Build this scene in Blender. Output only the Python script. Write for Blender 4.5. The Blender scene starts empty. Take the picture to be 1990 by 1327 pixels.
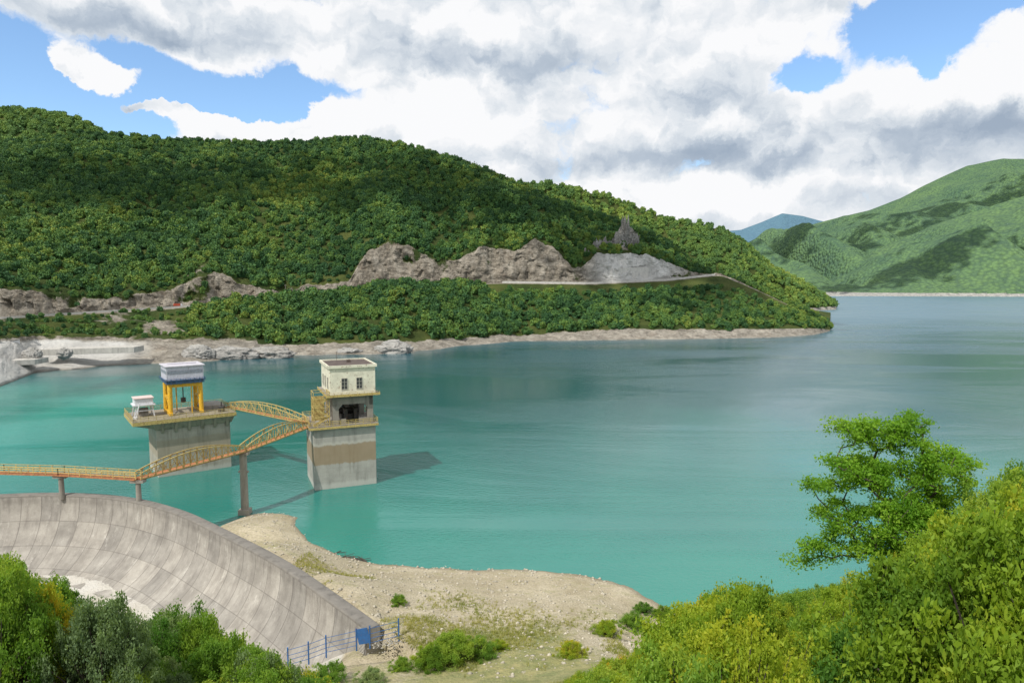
import bpy, math, random, bmesh
import numpy as np
from mathutils import Vector, Matrix
random.seed(7); rng=np.random.default_rng(11)
scene=bpy.context.scene
COL=scene.collection
# ------------------------------------------------------------------ survey helpers
F=1327.0; CX=995.0; CY=663.5; PITCH=math.radians(5.1); H=45.0
cp,sp=math.cos(PITCH),math.sin(PITCH)
def ray(u,v):
    a=(np.asarray(u,float)-CX)/F; b=(CY-np.asarray(v,float))/F
    return a, cp+b*sp, -sp+b*cp
def atz(u,v,z):
    dx,dy,dz=ray(u,v); t=(z-H)/dz
    return np.stack([dx*t,dy*t,np.broadcast_to(np.asarray(z,float),np.shape(dx*t))],-1)
def aty(u,v,y):
    dx,dy,dz=ray(u,v); t=y/dy
    return np.stack([dx*t,dy*t,H+dz*t],-1)
def proj(p):
    p=np.asarray(p,float); x=p[...,0]; y=p[...,1]; z=p[...,2]-H
    fw=y*cp-z*sp; up=y*sp+z*cp
    return CX+F*x/fw, CY-F*up/fw
# ------------------------------------------------------------------ noise
def vnoise(p,seed=0):
    p=np.asarray(p,float); i=np.floor(p).astype(np.int64); f=p-i; w=f*f*(3-2*f)
    def h(a,b,c):
        n=(a*374761393+b*668265263+c*1442695041+seed*974634777)&0xffffffff
        n=((n^(n>>13))*1274126177)&0xffffffff
        n=((n^(n>>16))*2246822519)&0xffffffff
        return ((n^(n>>15))&0xffffff)/float(0xffffff)
    r=0
    for a in (0,1):
        for b in (0,1):
            for c in (0,1):
                wt=(w[...,0] if a else 1-w[...,0])*(w[...,1] if b else 1-w[...,1])*(w[...,2] if c else 1-w[...,2])
                r=r+wt*h(i[...,0]+a,i[...,1]+b,i[...,2]+c)
    return r*2-1
def fbm(p,oct=4,seed=0,rough=.5):
    p=np.asarray(p,float); r=0; a=1; s=0
    for o in range(oct):
        r=r+a*vnoise(p*(2**o)+o*17.3,seed+o); s+=a; a*=rough
    return r/s
# ------------------------------------------------------------------ mesh helpers
def mesh_np(name,verts,faces):
    verts=np.asarray(verts,np.float32); faces=np.asarray(faces,np.int32)
    k=faces.shape[1]; me=bpy.data.meshes.new(name)
    me.vertices.add(len(verts)); me.vertices.foreach_set('co',verts.ravel())
    me.loops.add(faces.size); me.loops.foreach_set('vertex_index',faces.ravel())
    me.polygons.add(len(faces)); me.polygons.foreach_set('loop_start',np.arange(0,faces.size,k,dtype=np.int32))
    me.polygons.foreach_set('loop_total',np.full(len(faces),k,np.int32))
    me.update(calc_edges=True); return me
def add_attr(me,name,vals,typ='FLOAT',dom='POINT'):
    a=me.attributes.new(name,typ,dom)
    if typ=='FLOAT': a.data.foreach_set('value',np.asarray(vals,np.float32))
    else: a.data.foreach_set('vector',np.asarray(vals,np.float32).ravel())
def smooth(me): me.polygons.foreach_set('use_smooth',np.ones(len(me.polygons),bool))
def obj(name,me,mat=None,parent=None,label=None,cat=None,group=None,kind=None,loc=None):
    o=bpy.data.objects.new(name,me); COL.objects.link(o)
    if mat is not None and me is not None:
        me.materials.clear(); me.materials.append(mat)
    if parent: o.parent=parent
    if label: o["label"]=label
    if cat: o["category"]=cat
    if group: o["group"]=group
    if kind: o["kind"]=kind
    if loc is not None: o.location=loc
    return o
def empty(name,loc,rot=0,**k):
    o=obj(name,None,**k); o.location=loc; o.rotation_euler=(0,0,rot); o.empty_display_size=1; return o
class B:
    "collects boxes, beams and tubes into one mesh"
    def __init__(s): s.v=[]; s.f=[]
    def hexa(s,c):
        n=len(s.v); s.v+= [tuple(p) for p in c]
        for q in ((0,3,2,1),(4,5,6,7),(0,1,5,4),(1,2,6,5),(2,3,7,6),(3,0,4,7)): s.f.append(tuple(n+i for i in q))
        return s
    def box(s,x0,x1,y0,y1,z0,z1,tx=0,ty=0):
        return s.hexa([(x0,y0,z0),(x1,y0,z0),(x1,y1,z0),(x0,y1,z0),(x0-tx,y0-ty,z1),(x1+tx,y0-ty,z1),(x1+tx,y1+ty,z1),(x0-tx,y1+ty,z1)])
    def beam(s,a,b,w=.1,h=None):
        a=Vector(a); b=Vector(b); d=(b-a)
        if d.length<1e-6: return s
        d.normalize(); h=h or w
        up=Vector((0,0,1)) if abs(d.z)<.95 else Vector((0,1,0))
        r=d.cross(up).normalized(); q=r.cross(d)
        c=[]
        for p in (a,b):
            for (i,j) in ((-1,-1),(1,-1),(1,1),(-1,1)): c.append(p+r*(i*w/2)+q*(j*h/2))
        return s.hexa(c)
    def tube(s,a,b,r0,r1=None,n=10):
        r1=r0 if r1 is None else r1
        a=Vector(a); b=Vector(b); d=(b-a).normalized()
        up=Vector((0,0,1)) if abs(d.z)<.95 else Vector((0,1,0))
        r=d.cross(up).normalized(); q=r.cross(d); k=len(s.v)
        for p,rr in ((a,r0),(b,r1)):
            for i in range(n):
                t=2*math.pi*i/n; s.v.append(tuple(p+r*(math.cos(t)*rr)+q*(math.sin(t)*rr)))
        for i in range(n): j=(i+1)%n; s.f.append((k+i,k+j,k+n+j,k+n+i))
        s.f.append(tuple(k+i for i in reversed(range(n)))); s.f.append(tuple(k+n+i for i in range(n)))
        return s
    def rail(s,pts,h=1.1,post=2.0,t=.08,closed=False,mid=2):
        pts=[Vector(p) for p in pts]
        if closed: pts=pts+[pts[0]]
        for a,b in zip(pts[:-1],pts[1:]):
            n=max(1,int((b-a).length/post))
            for i in range(n+1):
                p=a.lerp(b,i/n); s.beam(p,p+Vector((0,0,h)),t)
            for k in range(1,mid+1):
                z=Vector((0,0,h*k/mid)); s.beam(a+z,b+z,t)
        return s
    def out(s,name,mat,parent=None,bevel=0,**k):
        me=bpy.data.meshes.new(name); me.from_pydata(s.v,[],s.f); me.update()
        o=obj(name,me,mat,parent,**k)
        if bevel:
            m=o.modifiers.new('bev','BEVEL'); m.width=bevel; m.segments=2; m.limit_method='ANGLE'
        return o
# ------------------------------------------------------------------ node helpers
class N:
    def __init__(s,nt): s.nt=nt; s.n=nt.nodes; s.l=nt.links
    def new(s,t,**k):
        n=s.n.new(t)
        for a,b in k.items(): setattr(n,a,b)
        return n
    def set(s,sock,val):
        if isinstance(val,bpy.types.NodeSocket): s.l.new(val,sock)
        else: sock.default_value=val
    def math(s,op,a,b=None,c=None,clamp=False):
        n=s.new('ShaderNodeMath',operation=op,use_clamp=clamp); s.set(n.inputs[0],a)
        if b is not None: s.set(n.inputs[1],b)
        if c is not None: s.set(n.inputs[2],c)
        return n.outputs[0]
    def vec(s,op,a,b=None,out=0):
        n=s.new('ShaderNodeVectorMath',operation=op); s.set(n.inputs[0],a)
        if b is not None: s.set(n.inputs[1],b)
        return n.outputs[out]
    def noise(s,vec,scale,detail=4,rough=.55,dist=0,out=0,dim='3D'):
        n=s.new('ShaderNodeTexNoise',noise_dimensions=dim); s.l.new(vec,n.inputs['Vector'])
        n.inputs['Scale'].default_value=scale; n.inputs['Detail'].default_value=detail
        n.inputs['Roughness'].default_value=rough; n.inputs['Distortion'].default_value=dist
        return n.outputs[out]
    def ramp(s,fac,stops,interp='LINEAR'):
        n=s.new('ShaderNodeValToRGB'); n.color_ramp.interpolation=interp; e=n.color_ramp.elements
        while len(e)<len(stops): e.new(.5)
        for i,(p,c) in enumerate(stops): e[i].position=p; e[i].color=(*c,1) if len(c)==3 else c
        s.set(n.inputs[0],fac); return n.outputs[0]
    def mix(s,fac,a,b,blend='MIX'):
        n=s.new('ShaderNodeMix',data_type='RGBA',blend_type=blend); s.set(n.inputs[0],fac)
        for i,x in ((6,a),(7,b)):
            if isinstance(x,tuple): n.inputs[i].default_value=(*x,1) if len(x)==3 else x
            else: s.l.new(x,n.inputs[i])
        return n.outputs[2]
    def maprange(s,v,a,b,c=0.,d=1.,smooth=False):
        n=s.new('ShaderNodeMapRange',interpolation_type='SMOOTHSTEP' if smooth else 'LINEAR'); s.set(n.inputs[0],v)
        for i,x in zip((1,2,3,4),(a,b,c,d)): n.inputs[i].default_value=x
        return n.outputs[0]
    def attr(s,name,out='Fac'): return s.new('ShaderNodeAttribute',attribute_name=name).outputs[out]
    def bump(s,h,strength=.5,dist=.1):
        n=s.new('ShaderNodeBump'); s.set(n.inputs['Height'],h); n.inputs['Strength'].default_value=strength; n.inputs['Distance'].default_value=dist
        return n.outputs[0]
def material(name):
    m=bpy.data.materials.new(name); m.use_nodes=True; nt=m.node_tree
    b=nt.nodes['Principled BSDF']; return m,N(nt),b
def pos(n): return n.new('ShaderNodeNewGeometry').outputs['Position']
def objc(n): return n.new('ShaderNodeTexCoord').outputs['Object']
def paint(name,col,rough=.6,var=.25,rust=0,metal=0,scale=1.5):
    m,n,b=material(name); p=objc(n)
    a=n.noise(p,scale,5,.65)
    c=n.mix(n.maprange(a,.3,.7),tuple(x*(1-var) for x in col),tuple(min(1,x*(1+var*.5)) for x in col))
    if rust:
        r=n.noise(p,scale*2.3,6,.7); c=n.mix(n.maprange(r,.62-rust*.2,.70-rust*.1),c,(.16,.07,.03))
    n.set(b.inputs['Base Color'],c); b.inputs['Roughness'].default_value=rough; b.inputs['Metallic'].default_value=metal
    n.set(b.inputs['Normal'],n.bump(a,.15,.03)); return m
def concrete(name,col,stain=.5,waterline=None):
    m,n,b=material(name); p=objc(n)
    mp=n.vec('MULTIPLY',p,(1,1,.12)); st=n.noise(mp,.9,5,.65)
    a=n.noise(p,.5,6,.65); fine=n.noise(p,6,4,.7)
    c=n.mix(n.maprange(a,.3,.7),tuple(x*.78 for x in col),tuple(min(1,x*1.12) for x in col))
    c=n.mix(n.math('MULTIPLY',n.maprange(st,.5,.72),stain),c,tuple(x*.35 for x in col))
    c=n.mix(n.maprange(fine,.35,.7,0,.25),c,tuple(x*.6 for x in col))
    z=n.new('ShaderNodeSeparateXYZ'); n.l.new(p,z.inputs[0]); z=z.outputs[2]
    j=n.math('FRACT',n.math('MULTIPLY',z,1/1.5)); j=n.maprange(j,0,.05,.35,0); c=n.mix(j,c,tuple(x*.45 for x in col))
    if waterline:
        for (z0,z1,wc,f) in waterline:
            zz=n.math('ADD',z,n.math('MULTIPLY',n.math('SUBTRACT',st,.5),1.2))
            k=n.math('MULTIPLY',n.maprange(zz,z0-.15,z0+.15),n.maprange(zz,z1-.3,z1+.3,1,0)); k=n.math('MULTIPLY',k,f)
            c=n.mix(k,c,wc)
    n.set(b.inputs['Base Color'],c); b.inputs['Roughness'].default_value=.85
    n.set(b.inputs['Normal'],n.bump(n.math('ADD',a,n.math('MULTIPLY',fine,.4)),.4,.08)); return m
# ------------------------------------------------------------------ camera
cam=bpy.data.objects.new('camera',bpy.data.cameras.new('camera')); COL.objects.link(cam)
cam.location=(0,0,H); cam.rotation_euler=(math.pi/2-PITCH,0,0)
cam.data.sensor_width=36; cam.data.lens=F/1990*36; cam.data.clip_end=40000; cam.data.clip_start=.2
scene.camera=cam
scene.view_settings.view_transform='Standard'
# ------------------------------------------------------------------ light
SX,SY=-.60,-.80; EL=math.radians(52)
tosun=Vector((SX*math.cos(EL),SY*math.cos(EL),math.sin(EL)))
sun=bpy.data.lights.new('sun','SUN'); sun.energy=4.1; sun.angle=math.radians(.53); sun.color=(1,.95,.86)
so=bpy.data.objects.new('sun',sun); COL.objects.link(so); so.rotation_euler=tosun.to_track_quat('Z','Y').to_euler(); so.location=(-50,-50,200)
# ------------------------------------------------------------------ sky
def build_world():
    w=bpy.data.worlds.new("World"); scene.world=w; w.use_nodes=True; nt=w.node_tree; nt.nodes.clear(); n=N(nt)
    sky=n.new('ShaderNodeTexSky',sky_type='NISHITA'); sky.sun_disc=False; sky.sun_elevation=EL
    sky.sun_rotation=math.atan2(SX,SY); sky.air_density=1.0; sky.dust_density=.5; sky.ozone_density=1.6; sky.altitude=500
    bg=n.new('ShaderNodeBackground'); bg.inputs[1].default_value=.15; n.l.new(n.mix(1.0,sky.outputs[0],(1.12,1.26,1.34),'MULTIPLY'),bg.inputs[0])
    g=n.new('ShaderNodeTexCoord').outputs['Generated']
    s=n.new('ShaderNodeSeparateXYZ'); n.l.new(g,s.inputs[0])
    az=n.math('ARCTAN2',s.outputs[0],s.outputs[1]); el=n.math('ARCSINE',s.outputs[2])
    c=n.new('ShaderNodeCombineXYZ'); n.l.new(az,c.inputs[0]); n.l.new(el,c.inputs[1]); P=c.outputs[0]
    wn=n.noise(P,11,6,.65,out=1,dim='2D'); wn=n.vec('SUBTRACT',wn,(.5,.5,.5)); wn=n.vec('MULTIPLY',wn,(.085,.055,0)) 
    Q=n.vec('ADD',P,wn)
    def blob(u,v,rx,ry,wt):
        dx,dy,dz=ray(u,v); a=math.atan2(dx,dy); e=math.asin(dz/math.sqrt(dx*dx+dy*dy+dz*dz))
        d=n.vec('SUBTRACT',Q,(a,e,0)); d=n.vec('MULTIPLY',d,(F/rx,F/ry,0)); q=n.vec('DOT_PRODUCT',d,d,out=1)
        ex=n.math('POWER',2.7183,n.math('MULTIPLY',q,-1.0)); return n.math('MULTIPLY',ex,wt)
    def total(lst):
        t=None
        for b in lst:
            x=blob(*b); t=x if t is None else n.math('ADD',t,x)
        return t
    cov=total([(0,125,130,75,-2.2),(110,195,170,60,-1.5),(220,112,110,22,-1.3),(340,205,210,38,-2.0),(560,195,160,38,-2.5),(1575,148,46,24,-1.7),
        (1690,45,44,36,-1.6),(1810,62,80,42,-1.8),(1930,5,80,30,-1.7),(1800,128,24,22,-1.2),
        (205,165,76,34,3.3),(148,118,36,28,2.6),(455,246,82,20,3.8),(655,230,64,34,3.6),(345,214,46,14,3.0),(270,213,30,8,2.2),(540,60,500,40,.5),(780,170,60,60,.8)])
    def tex(off):
        p=n.vec('ADD',Q,off) ; p=n.vec('MULTIPLY',p,(1,1.4,1))
        a=n.noise(p,5.6,9,.54,dim='2D'); b=n.new('ShaderNodeTexVoronoi',feature='F1',voronoi_dimensions='2D'); 
        wv=n.vec('ADD',p,n.vec('MULTIPLY',n.noise(p,20,4,.6,out=1,dim='2D'),(.06,.06,0)))
        n.l.new(wv,b.inputs['Vector']); b.inputs['Scale'].default_value=16
        b2=n.new('ShaderNodeTexVoronoi',feature='F1',voronoi_dimensions='2D'); n.l.new(wv,b2.inputs['Vector']); b2.inputs['Scale'].default_value=40
        d=b.outputs['Distance']; e=b2.outputs['Distance']
        bil=n.math('ADD',n.math('MULTIPLY',n.math('SUBTRACT',.35,n.math('MULTIPLY',d,d)),.19),n.math('MULTIPLY',n.math('SUBTRACT',.35,n.math('MULTIPLY',e,e)),.065))
        return n.math('ADD',a,bil)
    n1=tex((0,0,0)); n2=tex((-.010,.028,0))
    Fv=n.math('ADD',n.math('ADD',cov,.88),n.math('MULTIPLY',n.math('SUBTRACT',n1,.56),2.1))
    dens=n.maprange(Fv,.0,.48,smooth=True)
    dens=n.math('MULTIPLY',dens,n.maprange(el,-.03,.0))
    relief=n.math('MULTIPLY',n.math('SUBTRACT',n1,n2),1.85)
    br=total([(330,75,330,30,-.30),(90,15,200,24,-.06),(960,130,120,44,-.30),(1250,190,180,80,-.08),
        (1640,262,320,36,-.42),(1180,315,280,30,-.38),(1930,225,140,28,-.38),(1500,330,200,20,-.18),(1480,190,110,50,-.06),
        (830,210,150,60,.35),(1000,230,160,50,.25),(1420,375,130,45,.5),(1620,130,120,50,.3),(1900,110,130,60,.35),(1640,360,150,20,.35),
        (200,160,110,50,.4),(450,245,90,25,.35),(650,228,80,30,.35),(350,135,250,18,.3),(650,20,200,34,.2),(1100,50,180,60,.28)])
    big=n.noise(P,4.6,3,.5,dim='2D')
    sh=n.math('ADD',n.math('ADD',n.math('ADD',.78,relief),br),n.math('MULTIPLY',n.math('SUBTRACT',big,.5),.9))
    sh=n.math('ADD',sh,n.maprange(Fv,.2,.8,.22,-.0))
    colr=n.ramp(sh,[(0,(.36,.44,.55)),(.35,(.50,.575,.67)),(.68,(.75,.80,.855)),(.98,(.98,.985,1.0))])
    bg2=n.new('ShaderNodeBackground'); n.l.new(colr,bg2.inputs[0]); bg2.inputs[1].default_value=.98
    mx=n.new('ShaderNodeMixShader'); n.l.new(dens,mx.inputs[0]); n.l.new(bg.outputs[0],mx.inputs[1]); n.l.new(bg2.outputs[0],mx.inputs[2])
    o=n.new('ShaderNodeOutputWorld'); n.l.new(mx.outputs[0],o.inputs[0])
build_world()
# ------------------------------------------------------------------ foliage materials
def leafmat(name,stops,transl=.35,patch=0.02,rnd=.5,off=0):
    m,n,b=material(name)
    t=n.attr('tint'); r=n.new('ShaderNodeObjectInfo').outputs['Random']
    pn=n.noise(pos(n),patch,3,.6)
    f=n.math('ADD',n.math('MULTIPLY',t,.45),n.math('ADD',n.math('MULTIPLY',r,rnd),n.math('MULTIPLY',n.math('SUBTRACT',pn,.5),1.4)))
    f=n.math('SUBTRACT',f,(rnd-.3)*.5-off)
    c=n.ramp(f,stops)
    n.set(b.inputs['Base Color'],c); b.inputs['Roughness'].default_value=.6; b.inputs['Specular IOR Level'].default_value=.2
    if transl:
        tr=n.new('ShaderNodeBsdfTranslucent'); n.l.new(n.mix(1.0,c,(1.5,1.5,.7),'MULTIPLY'),tr.inputs[0])
        mx=n.new('ShaderNodeMixShader'); mx.inputs[0].default_value=transl
        n.l.new(b.outputs[0],mx.inputs[1]); n.l.new(tr.outputs[0],mx.inputs[2])
        n.l.new(mx.outputs[0],n.n['Material Output'].inputs[0])
    return m
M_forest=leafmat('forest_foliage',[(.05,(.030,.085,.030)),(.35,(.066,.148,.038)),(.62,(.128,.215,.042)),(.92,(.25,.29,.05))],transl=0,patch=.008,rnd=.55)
M_forest2=leafmat('sunlit_forest_foliage',[(.05,(.08,.16,.05)),(.35,(.13,.23,.055)),(.65,(.21,.30,.06)),(.95,(.29,.33,.07))],transl=0,patch=.005,rnd=.55)  # lighter copy of the forest colours, sunlight on the rear hills painted in
M_bush_y=leafmat('yellow_green_foliage',[(0,(.11,.21,.022)),(.35,(.22,.33,.028)),(.68,(.38,.42,.035)),(1,(.52,.38,.035))],transl=.42,patch=.22,rnd=.5,off=.02)
M_bush_g=leafmat('green_foliage',[(0,(.08,.19,.028)),(.4,(.17,.30,.04)),(.75,(.30,.40,.05)),(1,(.44,.45,.06))],transl=.42,patch=.15,rnd=.45)
M_bush_s=leafmat('grey_green_foliage',[(0,(.13,.20,.10)),(.5,(.22,.31,.13)),(1,(.36,.40,.16))],transl=.38,patch=.1,rnd=.3)
M_oak=leafmat('oak_foliage',[(0,(.09,.23,.02)),(.4,(.18,.35,.03)),(.8,(.31,.46,.045)),(1,(.42,.50,.07))],transl=.46,patch=.3,rnd=.1)
M_bark=paint('bark',(.07,.055,.045),.95,.5,scale=8)
def leaves(centres,size,squash=.5,up=.35):
    k=len(centres); nrm=rng.normal(size=(k,3)); nrm[:,2]+=up; nrm/=np.linalg.norm(nrm,axis=1)[:,None]
    t=rng.normal(size=(k,3)); t-=nrm*(t*nrm).sum(1)[:,None]; t/=np.linalg.norm(t,axis=1)[:,None]; b=np.cross(nrm,t)
    s=(size*rng.uniform(.6,1.3,k))[:,None]
    v=np.stack([centres-t*s,centres-b*s*squash+t*s*.1+nrm*s*.12,centres+t*s,centres+b*s*squash+t*s*.1+nrm*s*.12],1).reshape(-1,3)
    f=np.arange(k*4).reshape(-1,4); return v,f
def tubes(segs,n=6):
    b=B()
    for a,c,r0,r1 in segs: b.tube(a,c,r0,r1,n)
    return b
def leaf_mesh(name,c,size,tint,mat):
    v,f=leaves(c,size); me=mesh_np(name,v,f); add_attr(me,'tint',np.repeat(tint,4)); me.materials.append(mat); return me
def make_bush(seed,clumps=100,per=370,cl=.135):
    r=np.random.default_rng(seed); C=[];T=[];segs=[]
    for i in range(clumps):
        th=r.uniform(0,2*math.pi); q=r.uniform(.1,1)**.6; h=r.uniform(.1,1)
        rad=q*math.sqrt(max(0.02,1-(h-.25)**2*1.2))*r.uniform(.6,1.25)
        c=np.array([math.cos(th)*rad,math.sin(th)*rad,h*(1.0-.3*q)*r.uniform(.7,1.15)])
        s=cl*r.uniform(.5,1.5); k=int(per*r.uniform(.4,1.3))
        d=r.normal(size=(k,3)); d/=np.linalg.norm(d,axis=1)[:,None]; d*=(r.uniform(.1,1.35,k)**.8)[:,None]*s; d[:,2]*=.8
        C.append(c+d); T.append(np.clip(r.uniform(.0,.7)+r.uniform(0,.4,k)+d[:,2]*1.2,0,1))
        m=Vector(c*0.5)+Vector((0,0,-.05)); segs.append(((r.normal()*.05,r.normal()*.05,-.1),m,.02,.012)); segs.append((m,Vector(c),.012,.004))
        if i%4==0:
            k2=60; tt=np.linspace(0,1,k2)[:,None]; dr=np.array([r.normal()*.5,r.normal()*.5,1]); dr/=np.linalg.norm(dr)
            L=r.uniform(.12,.32); pts=c+dr*tt*L+r.normal(size=(k2,3))*.028*(1.3-tt); C.append(pts); T.append(np.full(k2,.8))
            segs.append((Vector(c),Vector(c+dr*L),.004,.002))
    return np.concatenate(C),np.concatenate(T),tubes(segs,4)
BUSH={}
mats={'y':M_bush_y,'g':M_bush_g,'s':M_bush_s}
for i in range(4):
    C,T,tb=make_bush(100+i)
    st=bpy.data.meshes.new('branches'); st.from_pydata(tb.v,[],tb.f); st.update(); st.materials.append(M_bark)
    for k,m in mats.items():
        if i<2 or k!='s':
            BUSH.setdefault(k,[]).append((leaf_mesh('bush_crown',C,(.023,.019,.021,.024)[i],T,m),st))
def place_bush(kind,idx,p,sx,sz,label,group=None,name='bush'):
    cm,st=BUSH[kind][idx%len(BUSH[kind])]
    e=obj(name,st,label=label,cat='bush',group=group); e.location=p; e.scale=(sx,sx*random.uniform(.9,1.1),sz); e.rotation_euler=(0,0,random.uniform(0,6.28))
    c=obj('crown',cm,parent=e); return e
# ------------------------------------------------------------------ hill builder
def hillgrid(U,rows,subs,wts,nscale=90,amp=10,seed=1,ravine=.9,rs=(1.3,2.2)):
    out=[];ri=[];W=[]
    for k in range(len(rows)-1):
        for j in range(subs[k]):
            t=j/subs[k]; out.append(rows[k]*(1-t)+rows[k+1]*t); ri.append(k+t); W.append(wts[k]*(1-t)+wts[k+1]*t)
    out.append(rows[-1]); ri.append(len(rows)-1); W.append(wts[-1])
    G=np.array(out); ri=np.array(ri); W=np.array(W)[:,None]
    nz=fbm(G*[1/nscale,1/nscale,0]+seed,5,seed); 
    rv=1-np.abs(fbm(G*[1/(nscale*rs[0]),1/(nscale*rs[1]),0]+seed*3,3,seed+9))*2
    G=G.copy(); G[...,2]+=W*amp*(nz*.9+ (0.5-rv)*ravine)
    return G,ri
def grid_mesh(name,G):
    r,c=G.shape[:2]; idx=np.arange(r*c).reshape(r,c)
    f=np.stack([idx[:-1,:-1],idx[:-1,1:],idx[1:,1:],idx[1:,:-1]],-1).reshape(-1,4)
    me=mesh_np(name,G.reshape(-1,3),f); smooth(me); return me
I=lambda U,xs,ys: np.interp(U,xs,ys)
def sm(a,k=9):
    p=np.pad(a,(k,k),mode='edge'); w=np.hanning(2*k+1); w/=w.sum(); return np.convolve(p,w,'valid')
def hillmat(name,ground=((.035,.06,.018),(.10,.12,.035)),rockc=((.17,.15,.12),(.44,.395,.33)),white=(.72,.71,.68),forest=False,fs=.08,blue=None):
    m,n,b=material(name); p=pos(n)
    a=n.noise(p,.03,5,.6); g=n.mix(n.maprange(a,.35,.65),ground[0],ground[1])
    if forest:
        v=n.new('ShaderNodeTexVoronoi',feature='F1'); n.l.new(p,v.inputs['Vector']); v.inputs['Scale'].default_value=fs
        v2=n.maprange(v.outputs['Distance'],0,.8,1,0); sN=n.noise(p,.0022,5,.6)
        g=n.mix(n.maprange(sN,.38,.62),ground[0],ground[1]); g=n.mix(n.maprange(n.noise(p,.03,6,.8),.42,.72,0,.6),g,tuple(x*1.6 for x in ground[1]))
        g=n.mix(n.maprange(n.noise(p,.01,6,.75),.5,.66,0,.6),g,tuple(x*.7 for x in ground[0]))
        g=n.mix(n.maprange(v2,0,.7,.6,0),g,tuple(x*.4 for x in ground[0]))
    mp=n.vec('MULTIPLY',p,(1,1,3.5)); r1=n.noise(mp,.10,8,.72,.6); r2=n.noise(p,.5,6,.75)
    rc=n.mix(n.maprange(r1,.38,.62),rockc[0],rockc[1]); rc=n.mix(n.maprange(r2,.46,.66,0,.7),rc,tuple(x*.4 for x in rockc[0]))
    wm=n.noise(n.vec('MULTIPLY',p,(1,1,.3)),.12,5,.7); rc=n.mix(n.maprange(wm,.5,.68,0,.6),rc,(.52,.48,.41)); rc=n.mix(n.maprange(n.noise(p,.07,4,.7),.56,.68,0,.35),rc,(.24,.18,.13))
    rc=n.mix(n.math('MULTIPLY',n.attr('white'),n.maprange(r1,.22,.42,.5,1)),rc,white)
    mask=n.maprange(n.math('ADD',n.attr('rock'),n.math('MULTIPLY',n.math('SUBTRACT',n.noise(p,.12,6,.75),.5),1.3)),.42,.55)
    c=n.mix(mask,g,rc); 
    if blue: c=n.mix(blue[0],c,blue[1])  # aerial haze mixed straight into the base colour
    n.set(b.inputs['Base Color'],c); b.inputs['Roughness'].default_value=.95; b.inputs['Specular IOR Level'].default_value=.1
    hgt=n.math('ADD',r1,n.math('MULTIPLY',r2,.5))
    if forest: n.set(b.inputs['Normal'],n.bump(n.math('ADD',v2,n.noise(p,.03,5,.7)),.9,9))
    else: n.set(b.inputs['Normal'],n.bump(hgt,1.0,3.5))
    return m
M_hill=hillmat('hill_ground')
# ---- main hill
U=np.linspace(-620,1613,800)
v_sh=sm(I(U,[-620,-200,0,75,250,390,560,700,800,900,1000,1250,1500,1580,1600,1613],[960,830,752,722,708,703,690,690,684,672,663,660,656,651,647,643]),4)
v_bk=I(U,[-620,0,200,350,500,660,800,1000,1150,1300,1450,1560,1600,1613],[690,672,670,670,668,665,662,650,642,639,638,637,638,641])
y_sh=atz(U,v_sh,0)[:,1]
v_md=sm(I(U,[-620,0,350,420,560,680,760,900,1000,1150,1300,1400,1500,1580,1613],[660,645,628,606,602,582,562,575,592,596,590,578,602,622,640.5]),8)
v_rd=sm(I(U,[-620,0,200,350,540,660,800,980,1150,1300,1400,1450,1500,1580,1613],[650,620,607,598,577,566,556,550,552,545,534,554,577,616,640]),6)
y_rd=sm(I(U,[-620,0,350,660,980,1150,1400,1500,1580,1613],[330,400,480,540,600,620,660,648,630,611]),6)
v_ct=sm(I(U,[-620,0,120,200,330,370,420,470,540,600,680,715,760,800,850,880,940,1000,1040,1085,1110,1140,1155,1200,1260,1300,1345,1400,1450,1500,1580,1613],
      [600,572,572,585,565,545,528,556,564,556,548,490,470,484,508,512,476,492,464,494,524,518,498,496,499,512,531,531,553,576,615,639.5]),2)
v_rg=sm(I(U,[-620,-200,0,100,170,280,400,500,600,700,780,900,1010,1100,1200,1290,1340,1372,1400,1450,1500,1580,1613],
      [262,270,282,274,264,270,276,280,280,272,286,320,364,396,430,468,502,526,532,552,575,614,639]),8)
y_rg=sm(I(U,[-620,0,400,700,1010,1290,1375,1400,1500,1580,1613],[650,800,850,850,800,730,700,690,665,640,614]),10)
R1=atz(U,v_sh,0); R0=R1.copy(); R0[:,1]-=22; R0[:,2]=-8
y_bk=y_sh+I(U,[-620,0,300,600,1580,1613],[30,40,28,22,16,2]); R2=aty(U,v_bk,y_bk)
R3=aty(U,v_rd,y_rd); R25=aty(U,v_md,y_bk*.4+y_rd*.6)
fl=I(U,[1380,1500,1613],[9,4,.6]); R4=R3.copy(); R4[:,:2]*=(1+fl/R3[:,1])[:,None]
tmp=aty(U,v_ct,R4[:,1]+3); hc=np.maximum(0,tmp[:,2]-R4[:,2]); R5=aty(U,v_ct,R4[:,1]+1+hc*.38)
y5=R5[:,1]; y_rg=np.maximum(y_rg,y5+.8); R7=aty(U,v_rg,y_rg); R6=aty(U,v_ct*.5+v_rg*.5,y5*.62+y_rg*.38)
def back(R,dy,z): 
    Q=R.copy(); Q[:,:2]*=(1+dy/R[:,1])[:,None]; Q[:,2]=z; return Q
R8=back(R7,120*np.ones(len(U)),R7[:,2]*.90); R9=back(R7,320*np.ones(len(U)),R7[:,2]*.35); R10=back(R7,520*np.ones(len(U)),-6)
subs=[3,10,16,14,3,30,60,60,10,8,4]
ROWS=[R0,R1,R2,R25,R3,R4,R5,R6,R7,R8,R9,R10]
G,ri=hillgrid(U,ROWS,subs,[0,0,.12,.3,0,0,.25,1.6,.12,1,1,0],95,12,3)
fade=I(U,[1300,1500,1613],[1,.3,0])[None,:,None]
G0,_=hillgrid(U,ROWS,subs,[0]*12,95,0,3)
G=G*fade+G0*(1-fade)
RI=ri[:,None]+0*U[None,:]; UU=U[None,:]+0*ri[:,None]
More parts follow.
